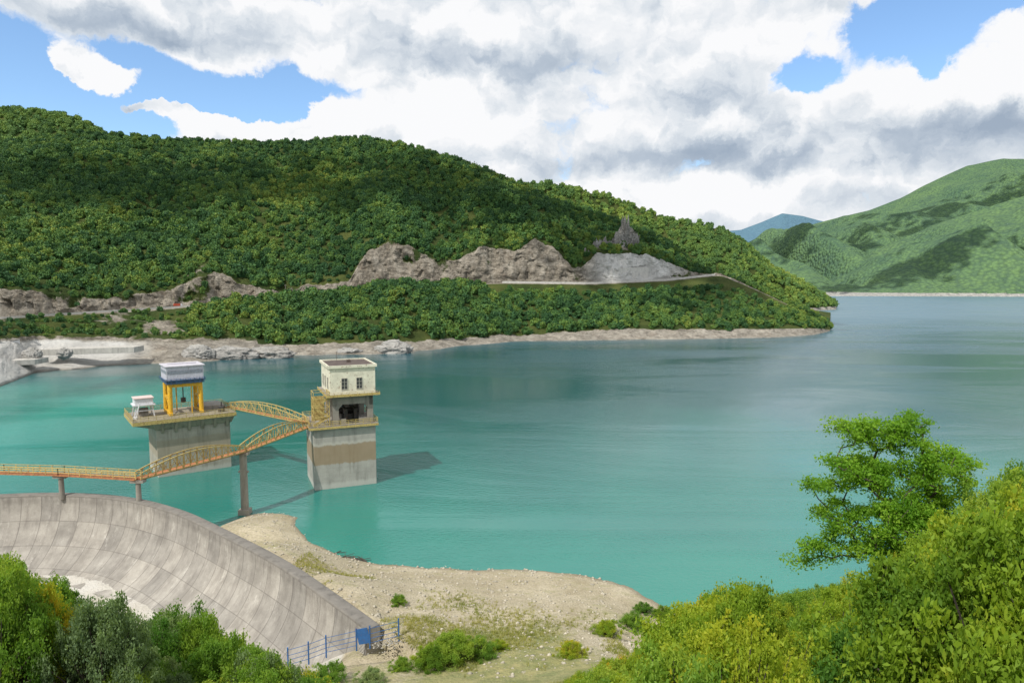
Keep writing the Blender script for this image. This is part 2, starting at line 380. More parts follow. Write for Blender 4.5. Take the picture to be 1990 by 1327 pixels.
cl=np.clip(np.minimum(RI-5,6.25-RI)*4,0,1)*np.clip(1.3-np.abs(RI-5.5),0,1)
cn=fbm(G*[.05,.05,.07],6,21,.68); sharp=np.abs(fbm(G*[.06,.06,.012],5,33,.6))*3
jag=fbm(G*[.16,.16,.10],4,52,.65)
G[...,1]+=cl*(cn*5+(sharp-.6)*5+jag*4)*fade[...,0]; G[...,2]+=cl*(cn*3-(sharp-.5)*1.5+jag*4)*fade[...,0]
bk=np.clip(1-np.abs(RI-1.6)/.9,0,1)*np.clip(RI-1,0,1)*2
bn=fbm(G*[.08,.08,.1],5,5,.6)+fbm(G*[.25,.25,.2],3,15,.6)*.4; G[...,2]+=np.clip(bk,0,1)*bn*2.4*fade[...,0]
G[...,1]+=np.clip(1-np.abs(RI-1.3)/1.4,0,1)*fbm(np.stack([UU*.02,RI*0,RI*0],-1),4,8)*9*fade[...,0]
ter=np.clip((360-UU)/60,0,1)*((RI>2)&(RI<4)); G[...,2]+=ter*np.sin(RI*9)*1.2
rock=np.zeros(RI.shape); nz=fbm(G*[.03,.03,.03],4,77)
b0=np.where(UU>500,1.8,2.0)
rock=np.where(RI<b0,1,rock); rock=np.where((RI>=b0)&(RI<b0+.2),1-(RI-b0)*5*(.6+nz),rock)
left=np.clip((380-UU)/60,0,1); rock=np.where((RI>=2)&(RI<4),np.maximum(rock,left*(.24+nz*1.3)),rock)
rock=np.where((RI>=3.97)&(RI<5.2),1,rock)
tall=np.clip(hc/14,0,1)[None,:]
rock=np.where((RI>=5.2)&(RI<=6.0),.36+tall*.55+nz*1.5,rock)
crag=np.exp(-((UU-1190)/50)**2-((RI-6.28)/.20)**2)*.75+np.exp(-((UU-395)/50)**2-((RI-6.08)/.08)**2)*.6
rock=np.maximum(rock,np.where(RI>6,crag*(1+nz*1.5),0)); rock=np.clip(rock,0,1)
white=((RI>4.9)&(RI<6.1))*np.clip(1.5-np.abs(UU-1240)/75,0,1)*1.3+((RI<2.1)&(RI>1))*np.clip((300-UU)/60,0,1)*.9+(RI<2.1)*.08
white=np.clip(white*(.9+nz*.7),0,1)
me=grid_mesh('hill',G); add_attr(me,'rock',rock.ravel()); add_attr(me,'white',white.ravel())
obj('hill',me,M_hill,kind='structure',label='wooded hillside with bare rock cuts above the reservoir',cat='hill')
def simple_hill(name,U,vs,ys,wts,subs,mat,label,seed,nscale,amp,ravine=.9,rs=(1.3,2.2)):
    rows=[aty(U,I(U,*v),I(U,*y)) for v,y in zip(vs,ys)]
    r0=rows[0].copy(); r0[:,1]-=40; r0[:,2]=-8
    last=rows[-1]; rows=[r0]+rows+[back(last,np.full(len(U),last[:,1].mean()*.25),last[:,2]*.5),back(last,np.full(len(U),last[:,1].mean()*.5),-6)]
    G,ri=hillgrid(U,rows,[2]+subs+[8,3],[0]+wts+[.3,0],nscale,amp,seed,ravine,rs)
    me=grid_mesh(name,G); RI=ri[:,None]+0*U[None,:]
    rk=np.where(G[...,2]<.0045*G[...,1],1.,0.)
    add_attr(me,'rock',rk.ravel()); add_attr(me,'white',(rk*.2).ravel())
    obj(name,me,mat,kind='structure',label=label,cat='hill'); return G,RI,rk
Ub=np.linspace(880,1625,260)
GB,RB,KB=simple_hill('hill',Ub,
  [([880,1480,1560,1600,1625],[612,610,607,605,602]),([880,1480,1560,1605,1625],[600,598,597,598,600]),
   ([880,1400,1470,1500,1560,1600,1625],[520,510,525,535,560,585,599.5]),
   ([880,950,1010,1100,1200,1290,1350,1400,1450,1490,1560,1600,1625],[368,360,355,364,388,426,436,446,472,518,552,580,599])],
  [([880,1560,1625],[930,990,1060]),([880,1560,1625],[945,1000,1063]),([880,1500,1625],[1000,1020,1066]),([880,1400,1560,1625],[1080,1100,1080,1068])],
  [0,.1,.6,.1],[6,40,60],M_hill,'smaller wooded hill behind the headland',5,100,9)
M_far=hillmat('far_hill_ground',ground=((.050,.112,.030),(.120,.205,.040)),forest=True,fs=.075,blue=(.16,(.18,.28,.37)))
M_far2=hillmat('distant_hill_ground',ground=((.05,.11,.10),(.07,.14,.13)),forest=True,fs=.03,blue=(.6,(.12,.22,.33)))  # bluish ground and strong tint carry the distance haze as colour
Ul=np.linspace(-700,330,160)
GL,RL,KL=simple_hill('hill',Ul,[([-700,330],[400,400]),([-700,330],[320,330]),([-700,-200,0,60,110,170,250,330],[215,205,213,216,223,246,290,330])],
  [([-700,330],[900,900]),([-700,330],[1020,1020]),([-700,330],[1150,1150])],[.0,.5,.1],[20,50],M_hill,'sunlit wooded hilltop',8,100,8)
Ur=np.linspace(1400,2700,520)
simple_hill('mountain',Ur,[([1400,1990,2700],[573.5,577,580]),([1400,2700],[571,574]),
  ([1400,1600,1800,1990,2700],[520,500,470,440,430]),([1400,1470,1530,1600,1690,1750,1800,1880,1950,1990,2100,2700],[488,468,450,430,408,385,358,322,308,309,330,300])],
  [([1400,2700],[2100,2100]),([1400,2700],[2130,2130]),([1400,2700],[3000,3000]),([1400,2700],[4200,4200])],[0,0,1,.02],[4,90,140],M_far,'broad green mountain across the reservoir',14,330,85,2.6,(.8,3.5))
Ur2=np.linspace(1540,2700,460)
simple_hill('mountain',Ur2,[([1540,1620,1990,2700],[574,575,583,600]),([1540,1620,1990,2700],[572,572,577,590]),
  ([1540,1620,1700,1850,1990,2700],[571,556,530,492,462,440]),([1540,1590,1640,1700,1850,1990,2300,2700],[570,545,518,486,424,380,340,330])],
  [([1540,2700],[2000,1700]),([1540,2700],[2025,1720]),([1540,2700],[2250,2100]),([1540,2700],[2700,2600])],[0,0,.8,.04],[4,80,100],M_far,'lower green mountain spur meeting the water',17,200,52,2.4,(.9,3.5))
Ud=np.linspace(1380,1760,120)
simple_hill('mountain',Ud,[([1380,1760],[560,560]),([1380,1760],[500,500]),([1380,1440,1480,1520,1560,1590,1650,1760],[452,447,432,415,420,428,440,440])],
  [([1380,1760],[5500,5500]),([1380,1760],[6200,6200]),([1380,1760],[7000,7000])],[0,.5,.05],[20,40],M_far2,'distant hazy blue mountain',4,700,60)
# ------------------------------------------------------------------ out-of-frame clouds added to shade the land (many small wisps: soft, partial shade)
M_cloud=paint('cloud_white',(.85,.85,.87),1,.03,scale=.01)
def cloud_over(x,y,z,alt,rx,ry,rz,rot,seed,npf,pr_):
    k=(alt-z)/tosun.z; c=Vector((x,y,z))+tosun*k; r=np.random.default_rng(seed)
    bm=bmesh.new(); bmesh.ops.create_icosphere(bm,subdivisions=1,radius=1); v0=np.array([q.co[:] for q in bm.verts]); f0=np.array([[q.index for q in t.verts] for t in bm.faces]); bm.free()
    V=[];Fc=[];m=0
    while len(V)<npf:
        a,b_=r.normal(0,.5),r.normal(0,.5)
        if vnoise(np.array([a*2.2+seed*5,b_*2.2,0.]),seed)<-.15+r.normal()*.12: continue
        s=pr_*r.uniform(.6,1.3)
        V.append(v0*(1+r.normal(0,.08,(len(v0),1)))*[s,s,s*.5]+[a*rx,b_*ry,r.normal()*rz]); Fc.append(f0+m); m+=len(v0)
    v=np.concatenate(V); cr,sr=math.cos(rot),math.sin(rot); v=v@np.array([[cr,sr,0],[-sr,cr,0],[0,0,1]])
    me=mesh_np('cloud',v,np.concatenate(Fc)); smooth(me); obj('cloud',me,M_cloud,kind='structure',label='white cloud wisps out of view, shading the land',cat='cloud',loc=tuple(c))
cloud_over(-330,690,120,950,220,85,14,.15,1,900,8)
cloud_over(-60,740,120,950,230,85,14,.0,2,900,8)
cloud_over(160,660,60,900,110,60,12,0,3,300,8)
cloud_over(1280,2200,90,1900,330,110,25,.3,4,900,13)
cloud_over(1500,3100,220,2300,500,170,25,.3,5,1100,17)
cloud_over(2200,3500,400,2800,450,200,25,.2,6,900,19)
# ------------------------------------------------------------------ forest
protos=bpy.data.collections.new('forest_crowns'); protos2=bpy.data.collections.new('sunlit_forest_crowns')
def crown_proto(seed):
    r=np.random.default_rng(seed); bm=bmesh.new(); bmesh.ops.create_icosphere(bm,subdivisions=3,radius=1)
    v=np.array([x.co[:] for x in bm.verts]); f=np.array([[q.index for q in t.verts] for t in bm.faces]); bm.free()
    fr=lambda q: .74+fbm(q*1.7+seed*7,2,seed)*.55+fbm(q*4+seed*3,2,seed+3)*.30
    l2=fbm(v*4+seed*3,2,seed+3)
    v=v*fr(v)[:,None]*[1,1,.95]; v[:,2]+=.75
    k=380; d=r.normal(size=(k,3)); d/=np.linalg.norm(d,axis=1)[:,None]; d[:,2]=np.abs(d[:,2])*1.0-.25*(r.random(k)<.3)
    rr=fr(d)+r.uniform(-.02,.14,k)
    c=d*rr[:,None]*[1,1,.95]; c[:,2]+=.75
    lv,lf=leaves(c,.13,.7,.3)
    n0=len(v); vv=np.concatenate([v,lv]); 
    tint=np.concatenate([np.clip(.1+l2*.3,0,1),np.repeat(r.uniform(.2,1,k),4)])
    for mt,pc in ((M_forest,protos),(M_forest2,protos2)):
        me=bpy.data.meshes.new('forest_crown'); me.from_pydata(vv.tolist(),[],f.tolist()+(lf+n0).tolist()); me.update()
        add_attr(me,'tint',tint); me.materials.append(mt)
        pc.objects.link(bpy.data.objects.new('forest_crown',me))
for s in range(6): crown_proto(s+1)
def forest(name,G,prob,dens,smin,smax,label,seed,size=None,coll=protos):
    r=np.random.default_rng(seed)
    a=G[:-1,:-1];b=G[:-1,1:];c=G[1:,:-1];d=G[1:,1:]
    ar=np.linalg.norm(np.cross(b-a,c-a),axis=-1); w=(ar*prob[:-1,:-1]).ravel(); n=int(w.sum()*dens)
    k=r.choice(len(w),n,p=w/w.sum()); i,j=np.unravel_index(k,ar.shape); s=r.random(n)[:,None]; t=r.random(n)[:,None]
    P=(a[i,j]*(1-s)+b[i,j]*s)*(1-t)+(c[i,j]*(1-s)+d[i,j]*s)*t
    sc=smin+(smax-smin)*r.random(n)**1.5
    sc=sc*(1+.25*vnoise(P*.02,5))
    if size is not None: sc=sc*size[i,j]
    P[:,2]-=.35*sc
    me=bpy.data.meshes.new(name); me.vertices.add(n); me.vertices.foreach_set('co',P.astype(np.float32).ravel())
    add_attr(me,'sc',np.stack([sc,sc*r.uniform(.8,1.2,n),sc*r.uniform(.85,1.4,n)],1),'FLOAT_VECTOR')
    add_attr(me,'rt',np.stack([r.normal(0,.1,n),r.normal(0,.1,n),r.uniform(0,6.28,n)],1),'FLOAT_VECTOR')
    o=obj(name,me,label=label,cat='forest',kind='stuff')
    ng=bpy.data.node_groups.new(name,'GeometryNodeTree')
    ng.interface.new_socket('Geometry',in_out='INPUT',socket_type='NodeSocketGeometry'); ng.interface.new_socket('Geometry',in_out='OUTPUT',socket_type='NodeSocketGeometry')
    gi=ng.nodes.new('NodeGroupInput'); go=ng.nodes.new('NodeGroupOutput'); ip=ng.nodes.new('GeometryNodeInstanceOnPoints'); ci=ng.nodes.new('GeometryNodeCollectionInfo')
    ci.inputs[0].default_value=coll; ci.inputs[1].default_value=True; ci.inputs[2].default_value=True
    ip.inputs['Pick Instance'].default_value=True
    def na(nm):
        x=ng.nodes.new('GeometryNodeInputNamedAttribute'); x.data_type='FLOAT_VECTOR'; x.inputs[0].default_value=nm; return x.outputs[0]
    L=ng.links; L.new(gi.outputs[0],ip.inputs['Points']); L.new(ci.outputs[0],ip.inputs['Instance'])
    e2r=ng.nodes.new('FunctionNodeEulerToRotation'); L.new(na('rt'),e2r.inputs[0]); L.new(e2r.outputs[0],ip.inputs['Rotation']); L.new(na('sc'),ip.inputs['Scale'])
    ri_=ng.nodes.new('FunctionNodeRandomValue'); ri_.data_type='INT'; ri_.inputs[4].default_value=0; ri_.inputs[5].default_value=5
    L.new(ri_.outputs[2],ip.inputs['Instance Index']); L.new(ip.outputs[0],go.inputs[0])
    m=o.modifiers.new('trees','NODES'); m.node_group=ng; print(name,n); return o
lim=np.where(UU>940,3.45,3.8)
pr=np.where(rock<.45,1.,0.)*((RI>1.85)&(RI<lim)|(RI>5.3)&(RI<8.3)); pr=pr*np.where((UU<370)&(RI<4),.8,1.)
pr=pr*np.where((UU<-150),.5,1)
sz=np.where((UU<370)&(RI<4),.5,1.)*np.where((RI>5)&(RI<6.05),.6,1)*np.where(UU>1300,.8,1)
forest('forest',G,pr,1/23.,2.4,4.7,'dense deciduous forest covering the hillside',1,sz)
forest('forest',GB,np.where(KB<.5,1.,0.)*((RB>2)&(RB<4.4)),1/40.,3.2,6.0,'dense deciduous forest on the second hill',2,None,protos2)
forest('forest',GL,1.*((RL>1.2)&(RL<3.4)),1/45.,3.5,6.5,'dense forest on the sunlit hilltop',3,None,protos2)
# ------------------------------------------------------------------ spillway crest line
crest_uv=[(-420,1030),(-250,992),(-100,972),(0,965),(100,962),(200,966),(270,976),(350,1000),(430,1040),(520,1086),(620,1150),(715,1214)]
ZC=8.0
crest=np.array([atz(u,v,ZC) for u,v in crest_uv])
def resample(P,n):
    d=np.r_[0,np.cumsum(np.linalg.norm(np.diff(P,axis=0),axis=1))]; t=np.linspace(0,d[-1],n)
    return np.stack([np.interp(t,d,P[:,k]) for k in range(3)],1),t
CR,CT=resample(crest,160)
for _ in range(40): CR[1:-1]=CR[1:-1]*.5+(CR[:-2]+CR[2:])*.25
tan=np.gradient(CR,axis=0); tan[:,2]=0; tan/=np.linalg.norm(tan,axis=1)[:,None]
inn=np.stack([tan[:,1],-tan[:,0],0*tan[:,0]],1)
def crest_side(x,y):
    q=np.stack([np.ravel(x),np.ravel(y)],1); d=np.linalg.norm(q[:,None]-CR[None,:,:2],axis=-1); j=d.argmin(1)
    return ((q-CR[j][:,:2])*inn[j][:,:2]).sum(1), d.min(1)
# ------------------------------------------------------------------ water
def build_water():
    m,n,b=material('reservoir_water'); p=pos(n)
    s=n.new('ShaderNodeSeparateXYZ'); n.l.new(p,s.inputs[0]); x,y=s.outputs[0],s.outputs[1]
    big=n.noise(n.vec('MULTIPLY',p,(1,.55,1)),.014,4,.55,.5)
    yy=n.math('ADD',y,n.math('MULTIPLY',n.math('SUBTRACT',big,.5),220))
    c=n.ramp(n.maprange(yy,80,900),[(0,(.024,.220,.172)),(.08,(.016,.160,.138)),(.19,(.011,.096,.100)),(.42,(.020,.085,.108)),(1,(.095,.180,.230))])  # far stops paler: turbid water plus sky reflection put into the colour
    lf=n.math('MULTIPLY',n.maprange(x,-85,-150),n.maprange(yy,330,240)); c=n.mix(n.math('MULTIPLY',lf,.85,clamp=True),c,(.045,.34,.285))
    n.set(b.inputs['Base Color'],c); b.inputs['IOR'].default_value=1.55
    w1=n.noise(n.vec('MULTIPLY',p,(1,1.6,1)),.9,5,.6); w2=n.noise(p,.15,3,.5)
    pt=n.noise(n.vec('MULTIPLY',p,(.5,1.5,1)),.013,5,.62,.8); pat=n.maprange(pt,.42,.6,.3,1)
    h=n.math('MULTIPLY',n.math('ADD',w1,n.math('MULTIPLY',w2,.6)),pat)
    far=n.maprange(y,180,800,0,1)
    ro=n.math('ADD',n.maprange(pt,.42,.6,.03,.15),n.math('MULTIPLY',far,.28))
    n.set(b.inputs['Roughness'],ro)
    n.set(b.inputs['Normal'],n.bump(h,.5,.27))
    xs=np.r_[-3000,-800,-300,np.arange(-170,41,1.0),200,600,3000,9000]; ys=np.r_[np.arange(60,141,1.0),200,300,600,1200,3000,9000]
    X,Y=np.meshgrid(xs,ys); Gw=np.stack([X,Y,0*X],-1).reshape(-1,3); r,c_=X.shape; idx=np.arange(r*c_).reshape(r,c_)
    f=np.stack([idx[:-1,:-1],idx[:-1,1:],idx[1:,1:],idx[1:,:-1]],-1).reshape(-1,4); cen=Gw[f].mean(1)
    sd,dm=crest_side(cen[:,0],cen[:,1]); keep=(sd<-.9)|(cen[:,0]>-14)
    me=mesh_np('water',Gw,f[keep]); smooth(me)
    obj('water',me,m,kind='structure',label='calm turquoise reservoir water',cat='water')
build_water()
# ------------------------------------------------------------------ near terrain (radial basis surface)
ctl=[]
for u,v in [(490,993),(585,1003),(600,1050),(660,1080),(720,1096),(850,1103),(1000,1106),(1100,1116),(1200,1132),(1250,1150),(1310,1182),(1400,1215),(1550,1225),(1700,1190),(1990,1080)]:
    ctl.append(atz(u,v,0))
for u,v in [(640,1040),(740,1065),(900,1072),(1080,1080),(1250,1110),(1400,1150),(1600,1150),(1990,1010),(640,985),(500,965)]:
    ctl.append(atz(u,v,-3.5))
for u,v in [(300,930),(100,930),(-200,930),(700,960),(1000,990),(1400,1000),(1900,900)]: ctl.append(atz(u,v,-12))
for u,v,z in [(540,1035,1.5),(470,1020,2.0),(430,1015,3),(700,1120,2),(900,1130,1.3),(1050,1150,1.6),(1000,1180,3.2),(850,1180,3.6),(650,1120,3.6),(750,1200,5.2),(1100,1200,3.4),(1200,1190,2.6),
   (950,1240,5.6),(850,1280,6.8),(760,1240,6.9),(780,1327,9),(1000,1327,9),(1120,1260,6.5),(1250,1240,5)]: ctl.append(atz(u,v,z))
ZF=-2.5
def zfloor(i): return float(np.interp(i,[0,112,140,159],[ZF,ZF,2.0,6.3]))
for i in list(range(0,156,10))+[159]:
    P=CR[i]; z=zfloor(i)
    ctl.append(np.array([*(P+inn[i]*12)[:2],z])); ctl.append(np.array([*(P+inn[i]*8.5)[:2],z-.3])); ctl.append(np.array([*(P+inn[i]*3)[:2],min(z+.5,5.5)]))
    uu,_=proj(P)
    if uu>440: ctl.append(np.array([*(P-inn[i]*2.6)[:2],7.7]))
    elif uu<380: ctl.append(np.array([*(P-inn[i]*3)[:2],-5]))
ctl+= [np.array(q,float) for q in [(-52,86,ZF),(-62,92,ZF),(-46,78,-2),(-75,97,ZF),(-95,92,0),(-75,76,1),(-50,66,4),
  (-42,45,22),(-33,45,20.5),(-30,45,20),(-23.5,45,17.5),(-17,45,15),(-12,47,13.0),(-40,60,8),(-28,60,7),(-18,60,8),(-5,48,12.5),(-60,45,24),(-80,45,27),(-80,65,14),(-110,80,10),
  (2,44,16),(7.7,40,21.0),(12,40,23.0),(18,40,24.0),(24,40,26.5),(31,40,29.5),(45,40,34),(15,58,11),(28,58,14),(45,60,20),(70,60,26),(15,76,2),(35,80,4),(60,85,8),(90,80,20),(90,60,32),(80,40,40),
  (0,22,29),(-10,22,28),(-22,24,29),(-45,24,34),(8,22,31.5),(15,22,34),(25,22,37.5),(50,20,44),(0,10,35.5),(8,10,37),(-10,10,36),(-30,8,42),(25,8,43),
  (0,1,43),(4,0,43.3),(-4,0,43.3),(0,-8,43.5),(40,-8,50),(-40,-8,48),(0,-40,50),(80,0,52),(-90,0,44),(-90,-40,52),(90,-40,56)]]
C=np.array(ctl); D=np.linalg.norm(C[:,None,:2]-C[None,:,:2],axis=-1); A=np.zeros((len(C)+3,)*2); A[:len(C),:len(C)]=D-np.eye(len(C))*1.0
Pm=np.c_[np.ones(len(C)),C[:,:2]]; A[:len(C),len(C):]=Pm; A[len(C):,:len(C)]=Pm.T
Wt=np.linalg.solve(A,np.r_[C[:,2],0,0,0])
def terrain(x,y):
    x=np.asarray(x,float); y=np.asarray(y,float); sh=x.shape; q=np.stack([x.ravel(),y.ravel()],1); out=np.empty(len(q))
    for s in range(0,len(q),20000):
        d=np.linalg.norm(q[s:s+20000,None]-C[None,:,:2],axis=-1); out[s:s+20000]=d@Wt[:len(C)]+Wt[len(C)]+q[s:s+20000]@Wt[len(C)+1:]
    z=out.reshape(sh); p=np.stack([x,y,0*x],-1)
    return z+fbm(p*.12,4,3)*.35+fbm(p*.9,3,6)*.07
def hit(u,v):
    dx,dy,dz=ray(u,v); t=np.linspace(8,260,1200); x=dx*t;y=dy*t;z=H+dz*t; h=terrain(x,y); k=np.argmax(h>z); return Vector((x[k],y[k],h[k]))
gx=np.linspace(-130,110,440); gy=np.linspace(-40,160,380); X,Y=np.meshgrid(gx,gy); Z=terrain(X,Y)
sd,dm=crest_side(X,Y); sd=sd.reshape(X.shape); dm=dm.reshape(X.shape)
Z=np.where((sd>-2.0)&(sd<7.0)&(dm<9)&(Y>66),np.minimum(Z,ZF+np.clip(Z-ZF,0,3)*.5-.3+np.clip((X+26)/9,0,1)*6),Z)
Gn=np.stack([X,Y,Z],-1); me=grid_mesh('ground',Gn)
pn=np.stack([X,Y,0*X],-1)
grass=np.clip((Z-4.0)/5.5+fbm(pn*.07,4,44)*1.3,0,1); grass=np.where((sd>0)&(dm<40)&(Y>64)&(Z<4),0,grass); grass=np.where(Z>12,1,grass)
pale=np.where((sd>0)&(Z<3.5)&(Y>60)&(X<-14),1.,0.)
add_attr(me,'grass',grass.ravel()); add_attr(me,'pale',pale.ravel())
def groundmat():
    m,n,b=material('shore_ground'); p=pos(n)
    a=n.noise(p,.15,6,.65); f=n.noise(p,2.5,7,.75); pb=n.new('ShaderNodeTexVoronoi'); n.l.new(p,pb.inputs['Vector']); pb.inputs['Scale'].default_value=3.5
    c=n.mix(n.maprange(a,.35,.65),(.36,.305,.20),(.54,.475,.345)); c=n.mix(n.maprange(f,.42,.68,0,.65),c,(.20,.165,.105)); c=n.mix(n.maprange(pb.outputs['Distance'],.0,.35,.3,0),c,(.58,.54,.45))
    c=n.mix(n.maprange(n.noise(n.vec('MULTIPLY',p,(.6,1.4,1)),.5,6,.75),.52,.62,0,.5),c,(.27,.26,.12))
    c=n.mix(n.math('MULTIPLY',n.attr('pale'),n.maprange(a,.3,.6,.5,1)),c,(.56,.54,.50))
    g=n.mix(n.maprange(n.noise(p,.5,6,.7),.4,.65),(.15,.19,.04),(.37,.34,.12)); g=n.mix(n.maprange(f,.45,.7,0,.5),g,(.15,.125,.055))
    gm=n.maprange(n.math('ADD',n.attr('grass'),n.math('MULTIPLY',n.math('SUBTRACT',n.noise(p,.8,6,.75),.5),1.8)),.35,.85)
    c=n.mix(n.math('MULTIPLY',gm,.78),c,g)
    z=n.new('ShaderNodeSeparateXYZ'); n.l.new(p,z.inputs[0])
    c=n.mix(n.maprange(z.outputs[2],13,18,0,.8),c,(.05,.085,.015)) 
    wet=n.math('MULTIPLY',n.maprange(z.outputs[2],.3,.0,0,.65),n.math('SUBTRACT',1,n.attr('pale'))); c=n.mix(wet,c,(.10,.085,.06))
    n.set(b.inputs['Base Color'],c); b.inputs['Roughness'].default_value=.95
    n.set(b.inputs['Normal'],n.bump(n.math('ADD',f,n.math('MULTIPLY',pb.outputs['Distance'],.5)),.9,.2)); return m
obj('ground',me,groundmat(),kind='structure',label='pale gravel shore and overgrown slope',cat='ground')
# ------------------------------------------------------------------ spillway wall
def spillwaymat():
    m,n,b=material('spillway_concrete'); uv=n.new('ShaderNodeUVMap',uv_map='UVMap').outputs[0]; p=pos(n)
    st=n.noise(n.vec('MULTIPLY',uv,(1,.16,1)),1.0,6,.7); a=n.noise(p,.35,6,.65); f=n.noise(p,5,5,.7)
    c=n.mix(n.maprange(a,.35,.65),(.24,.225,.205),(.37,.35,.32)); c=n.mix(n.maprange(st,.5,.74,0,.65),c,(.14,.125,.115)); 
    c=n.mix(n.maprange(n.noise(n.vec('MULTIPLY',uv,(1,.5,1)),.5,6,.75),.56,.68,0,.6),c,(.54,.52,.48))
    s=n.new('ShaderNodeSeparateXYZ'); n.l.new(uv,s.inputs[0])
    jx=n.maprange(n.math('FRACT',n.math('MULTIPLY',s.outputs[0],1/3.4)),0,.05,.8,0); jy=n.maprange(n.math('FRACT',n.math('MULTIPLY',s.outputs[1],1/4.2)),0,.035,.6,0)
    c=n.mix(n.math('MAXIMUM',jx,jy),c,(.07,.06,.055)); c=n.mix(n.maprange(f,.5,.75,0,.3),c,(.18,.16,.14))
    c=n.mix(n.math('MULTIPLY',n.maprange(s.outputs[1],.0,1.6,.7,0),n.maprange(st,.3,.6)),c,(.11,.10,.09))
    br=n.new('ShaderNodeTexBrick'); n.l.new(uv,br.inputs['Vector']); br.offset=0; br.inputs['Scale'].default_value=1; br.inputs['Brick Width'].default_value=3.4; br.inputs['Row Height'].default_value=4.2; br.inputs['Mortar Size'].default_value=0
    br.inputs['Color1'].default_value=(.84,.84,.84,1); br.inputs['Color2'].default_value=(1.12,1.11,1.09,1)
    c=n.mix(1.0,c,br.outputs[0],'MULTIPLY')
    n.set(b.inputs['Base Color'],c); b.inputs['Roughness'].default_value=.9; n.set(b.inputs['Normal'],n.bump(n.math('ADD',f,a),.5,.1)); return m
M_spill=spillwaymat()
def strip(name,prof,mat,parent):
    rows=[]; L=0; vs=[]
    for i,(o,z) in enumerate(prof):
        Q=CR+inn*o; Q=Q.copy(); Q[:,2]=z; rows.append(Q)
        if i: L+=math.hypot(o-prof[i-1][0],z-prof[i-1][1])
        vs.append(L)
    Gs=np.array(rows)
    end=np.clip((np.arange(160)-135)/24,0,1); Gs[...,2]-=end[None,:]*.6*np.clip((Gs[...,2]+3)/11,0,1)
    me=grid_mesh(name,Gs); uvl=me.uv_layers.new(name='UVMap')
    n=len(CR); idx=np.empty(len(me.loops),np.int32); me.loops.foreach_get('vertex_index',idx)
    uv=np.stack([CT[idx%n],np.array(vs)[idx//n]],1).astype(np.float32); uvl.data.foreach_set('uv',uv.ravel())
    return obj(name,me,mat,parent)
sw=empty('spillway_wall',tuple(CR[100][:2])+(0,),label='curved sloping concrete spillway wall with stained panels',cat='spillway')
def cw(o): o.matrix_parent_inverse=Matrix.Translation(-Vector(o.parent.location)); return o
t_=np.linspace(0,1,20)
PROF=[(.02,ZC-.01)]+[(.1+7.6*t**2.0,ZC-.1-10.6*(t*.62+.38*(1-(1-t)**2))) for t in t_]+[(10,ZF-.25)]
cw(strip('wall_face',PROF,M_spill,sw))
M_crest=concrete('crest_concrete',(.20,.185,.165),.7)
cw(strip('wall_crest',[(-1.5,-6),(-1.5,ZC+.1),(-1.4,ZC+.14),(-.05,ZC+.14),(.10,ZC+.08),(.12,ZC-.12)],M_crest,sw))
poly=[(-1.5,-6),(-1.5,ZC+.1)]+[(-.05,ZC+.12)]+PROF+[(10,-6)]
cv=[]
for o,z in poly:
    q=CR[159]+inn[159]*o+tan[159]*.01; zz=z-.6*min(1,max(0,(z+3)/11)); cv.append((q[0],q[1],zz))
me=bpy.data.meshes.new('wall_end'); me.from_pydata(cv,[],[tuple(range(len(cv)))]); me.update(); cw(obj('wall_end',me,concrete('end_concrete',(.36,.34,.31),.5),sw))
M_white_floor=concrete('pale_concrete',(.50,.48,.44),.6)
# ------------------------------------------------------------------ towers
M_conc=concrete('tower_concrete',(.40,.385,.35),.55,[(0,1.2,(.50,.50,.46),.6),(5.4,9.6,(.27,.19,.10),.75),(9.6,10.1,(.5,.48,.42),.6)])
M_conc2=concrete('platform_concrete',(.40,.37,.31),.8,[(0,1.0,(.5,.5,.46),.6),(4.5,8.5,(.30,.24,.16),.5)])
M_cdark=concrete('weathered_concrete',(.27,.25,.22),.8)
M_yel=paint('yellow_paint',(.50,.39,.14),.6,.25,.5); M_yel2=paint('bright_yellow_paint',(.72,.42,.03),.45,.2,.3)
M_cream=paint('cream_plaster',(.70,.68,.55),.8,.2,.25,scale=.7); M_roof=paint('dark_roofing',(.10,.075,.065),.9,.5,scale=.8)
M_glass=paint('dark_glass',(.05,.06,.065),.15,.2); M_wht=paint('white_paint',(.66,.67,.70),.5,.15,.2); M_lav=paint('pale_lavender_panel',(.55,.55,.64),.5,.15,.2); M_frame=paint('weathered_window_frame',(.42,.41,.36),.7,.3)
M_blue=paint('blue_paint',(.03,.13,.36),.6,.25,.2); M_gb=paint('weathered_blue_grey_steel',(.06,.14,.27),.7,.35,.4); M_rust=paint('rusty_steel',(.42,.17,.07),.8,.4,.5); M_dk=paint('dark_machinery',(.05,.05,.05),.6,.3,.3)
fc=atz(612,953,0); th=math.radians(23.5); W=13.35; Dp=12.5
ex=np.array([math.cos(th),math.sin(th)]); ey=np.array([-math.sin(th),math.cos(th)])
cc=fc[:2]+ex*W/2+ey*Dp/2
gt=empty('intake_tower',(cc[0],cc[1],0),th,label='tall concrete intake tower with cream control house on top',cat='tower')
w,d=W/2,Dp/2
b=B(); b.box(-w,w,-d,d,-5,13.2); b.out('shaft',M_conc,gt,.08)
b=B(); b.box(-w-.9,w+.5,-d-.7,d+.7,13.202,13.8); b.out('lower_balcony',M_cdark,gt,.04)
b=B(); b.box(-w-.93,w+.53,-d-.73,-d-.702,13.25,13.75); b.box(-w-.93,-w-.902,-d-.73,d+.7,13.25,13.75)
b.rail([(-w-.8,-d-.6,13.8),(w+.4,-d-.6,13.8),(w+.4,d+.6,13.8),(-w-.8,d+.6,13.8)],1.1,1.6,.09,True,3); b.out('balcony_railing',M_yel,gt)
hx0,hx1=-3.0,w+.1
b=B()
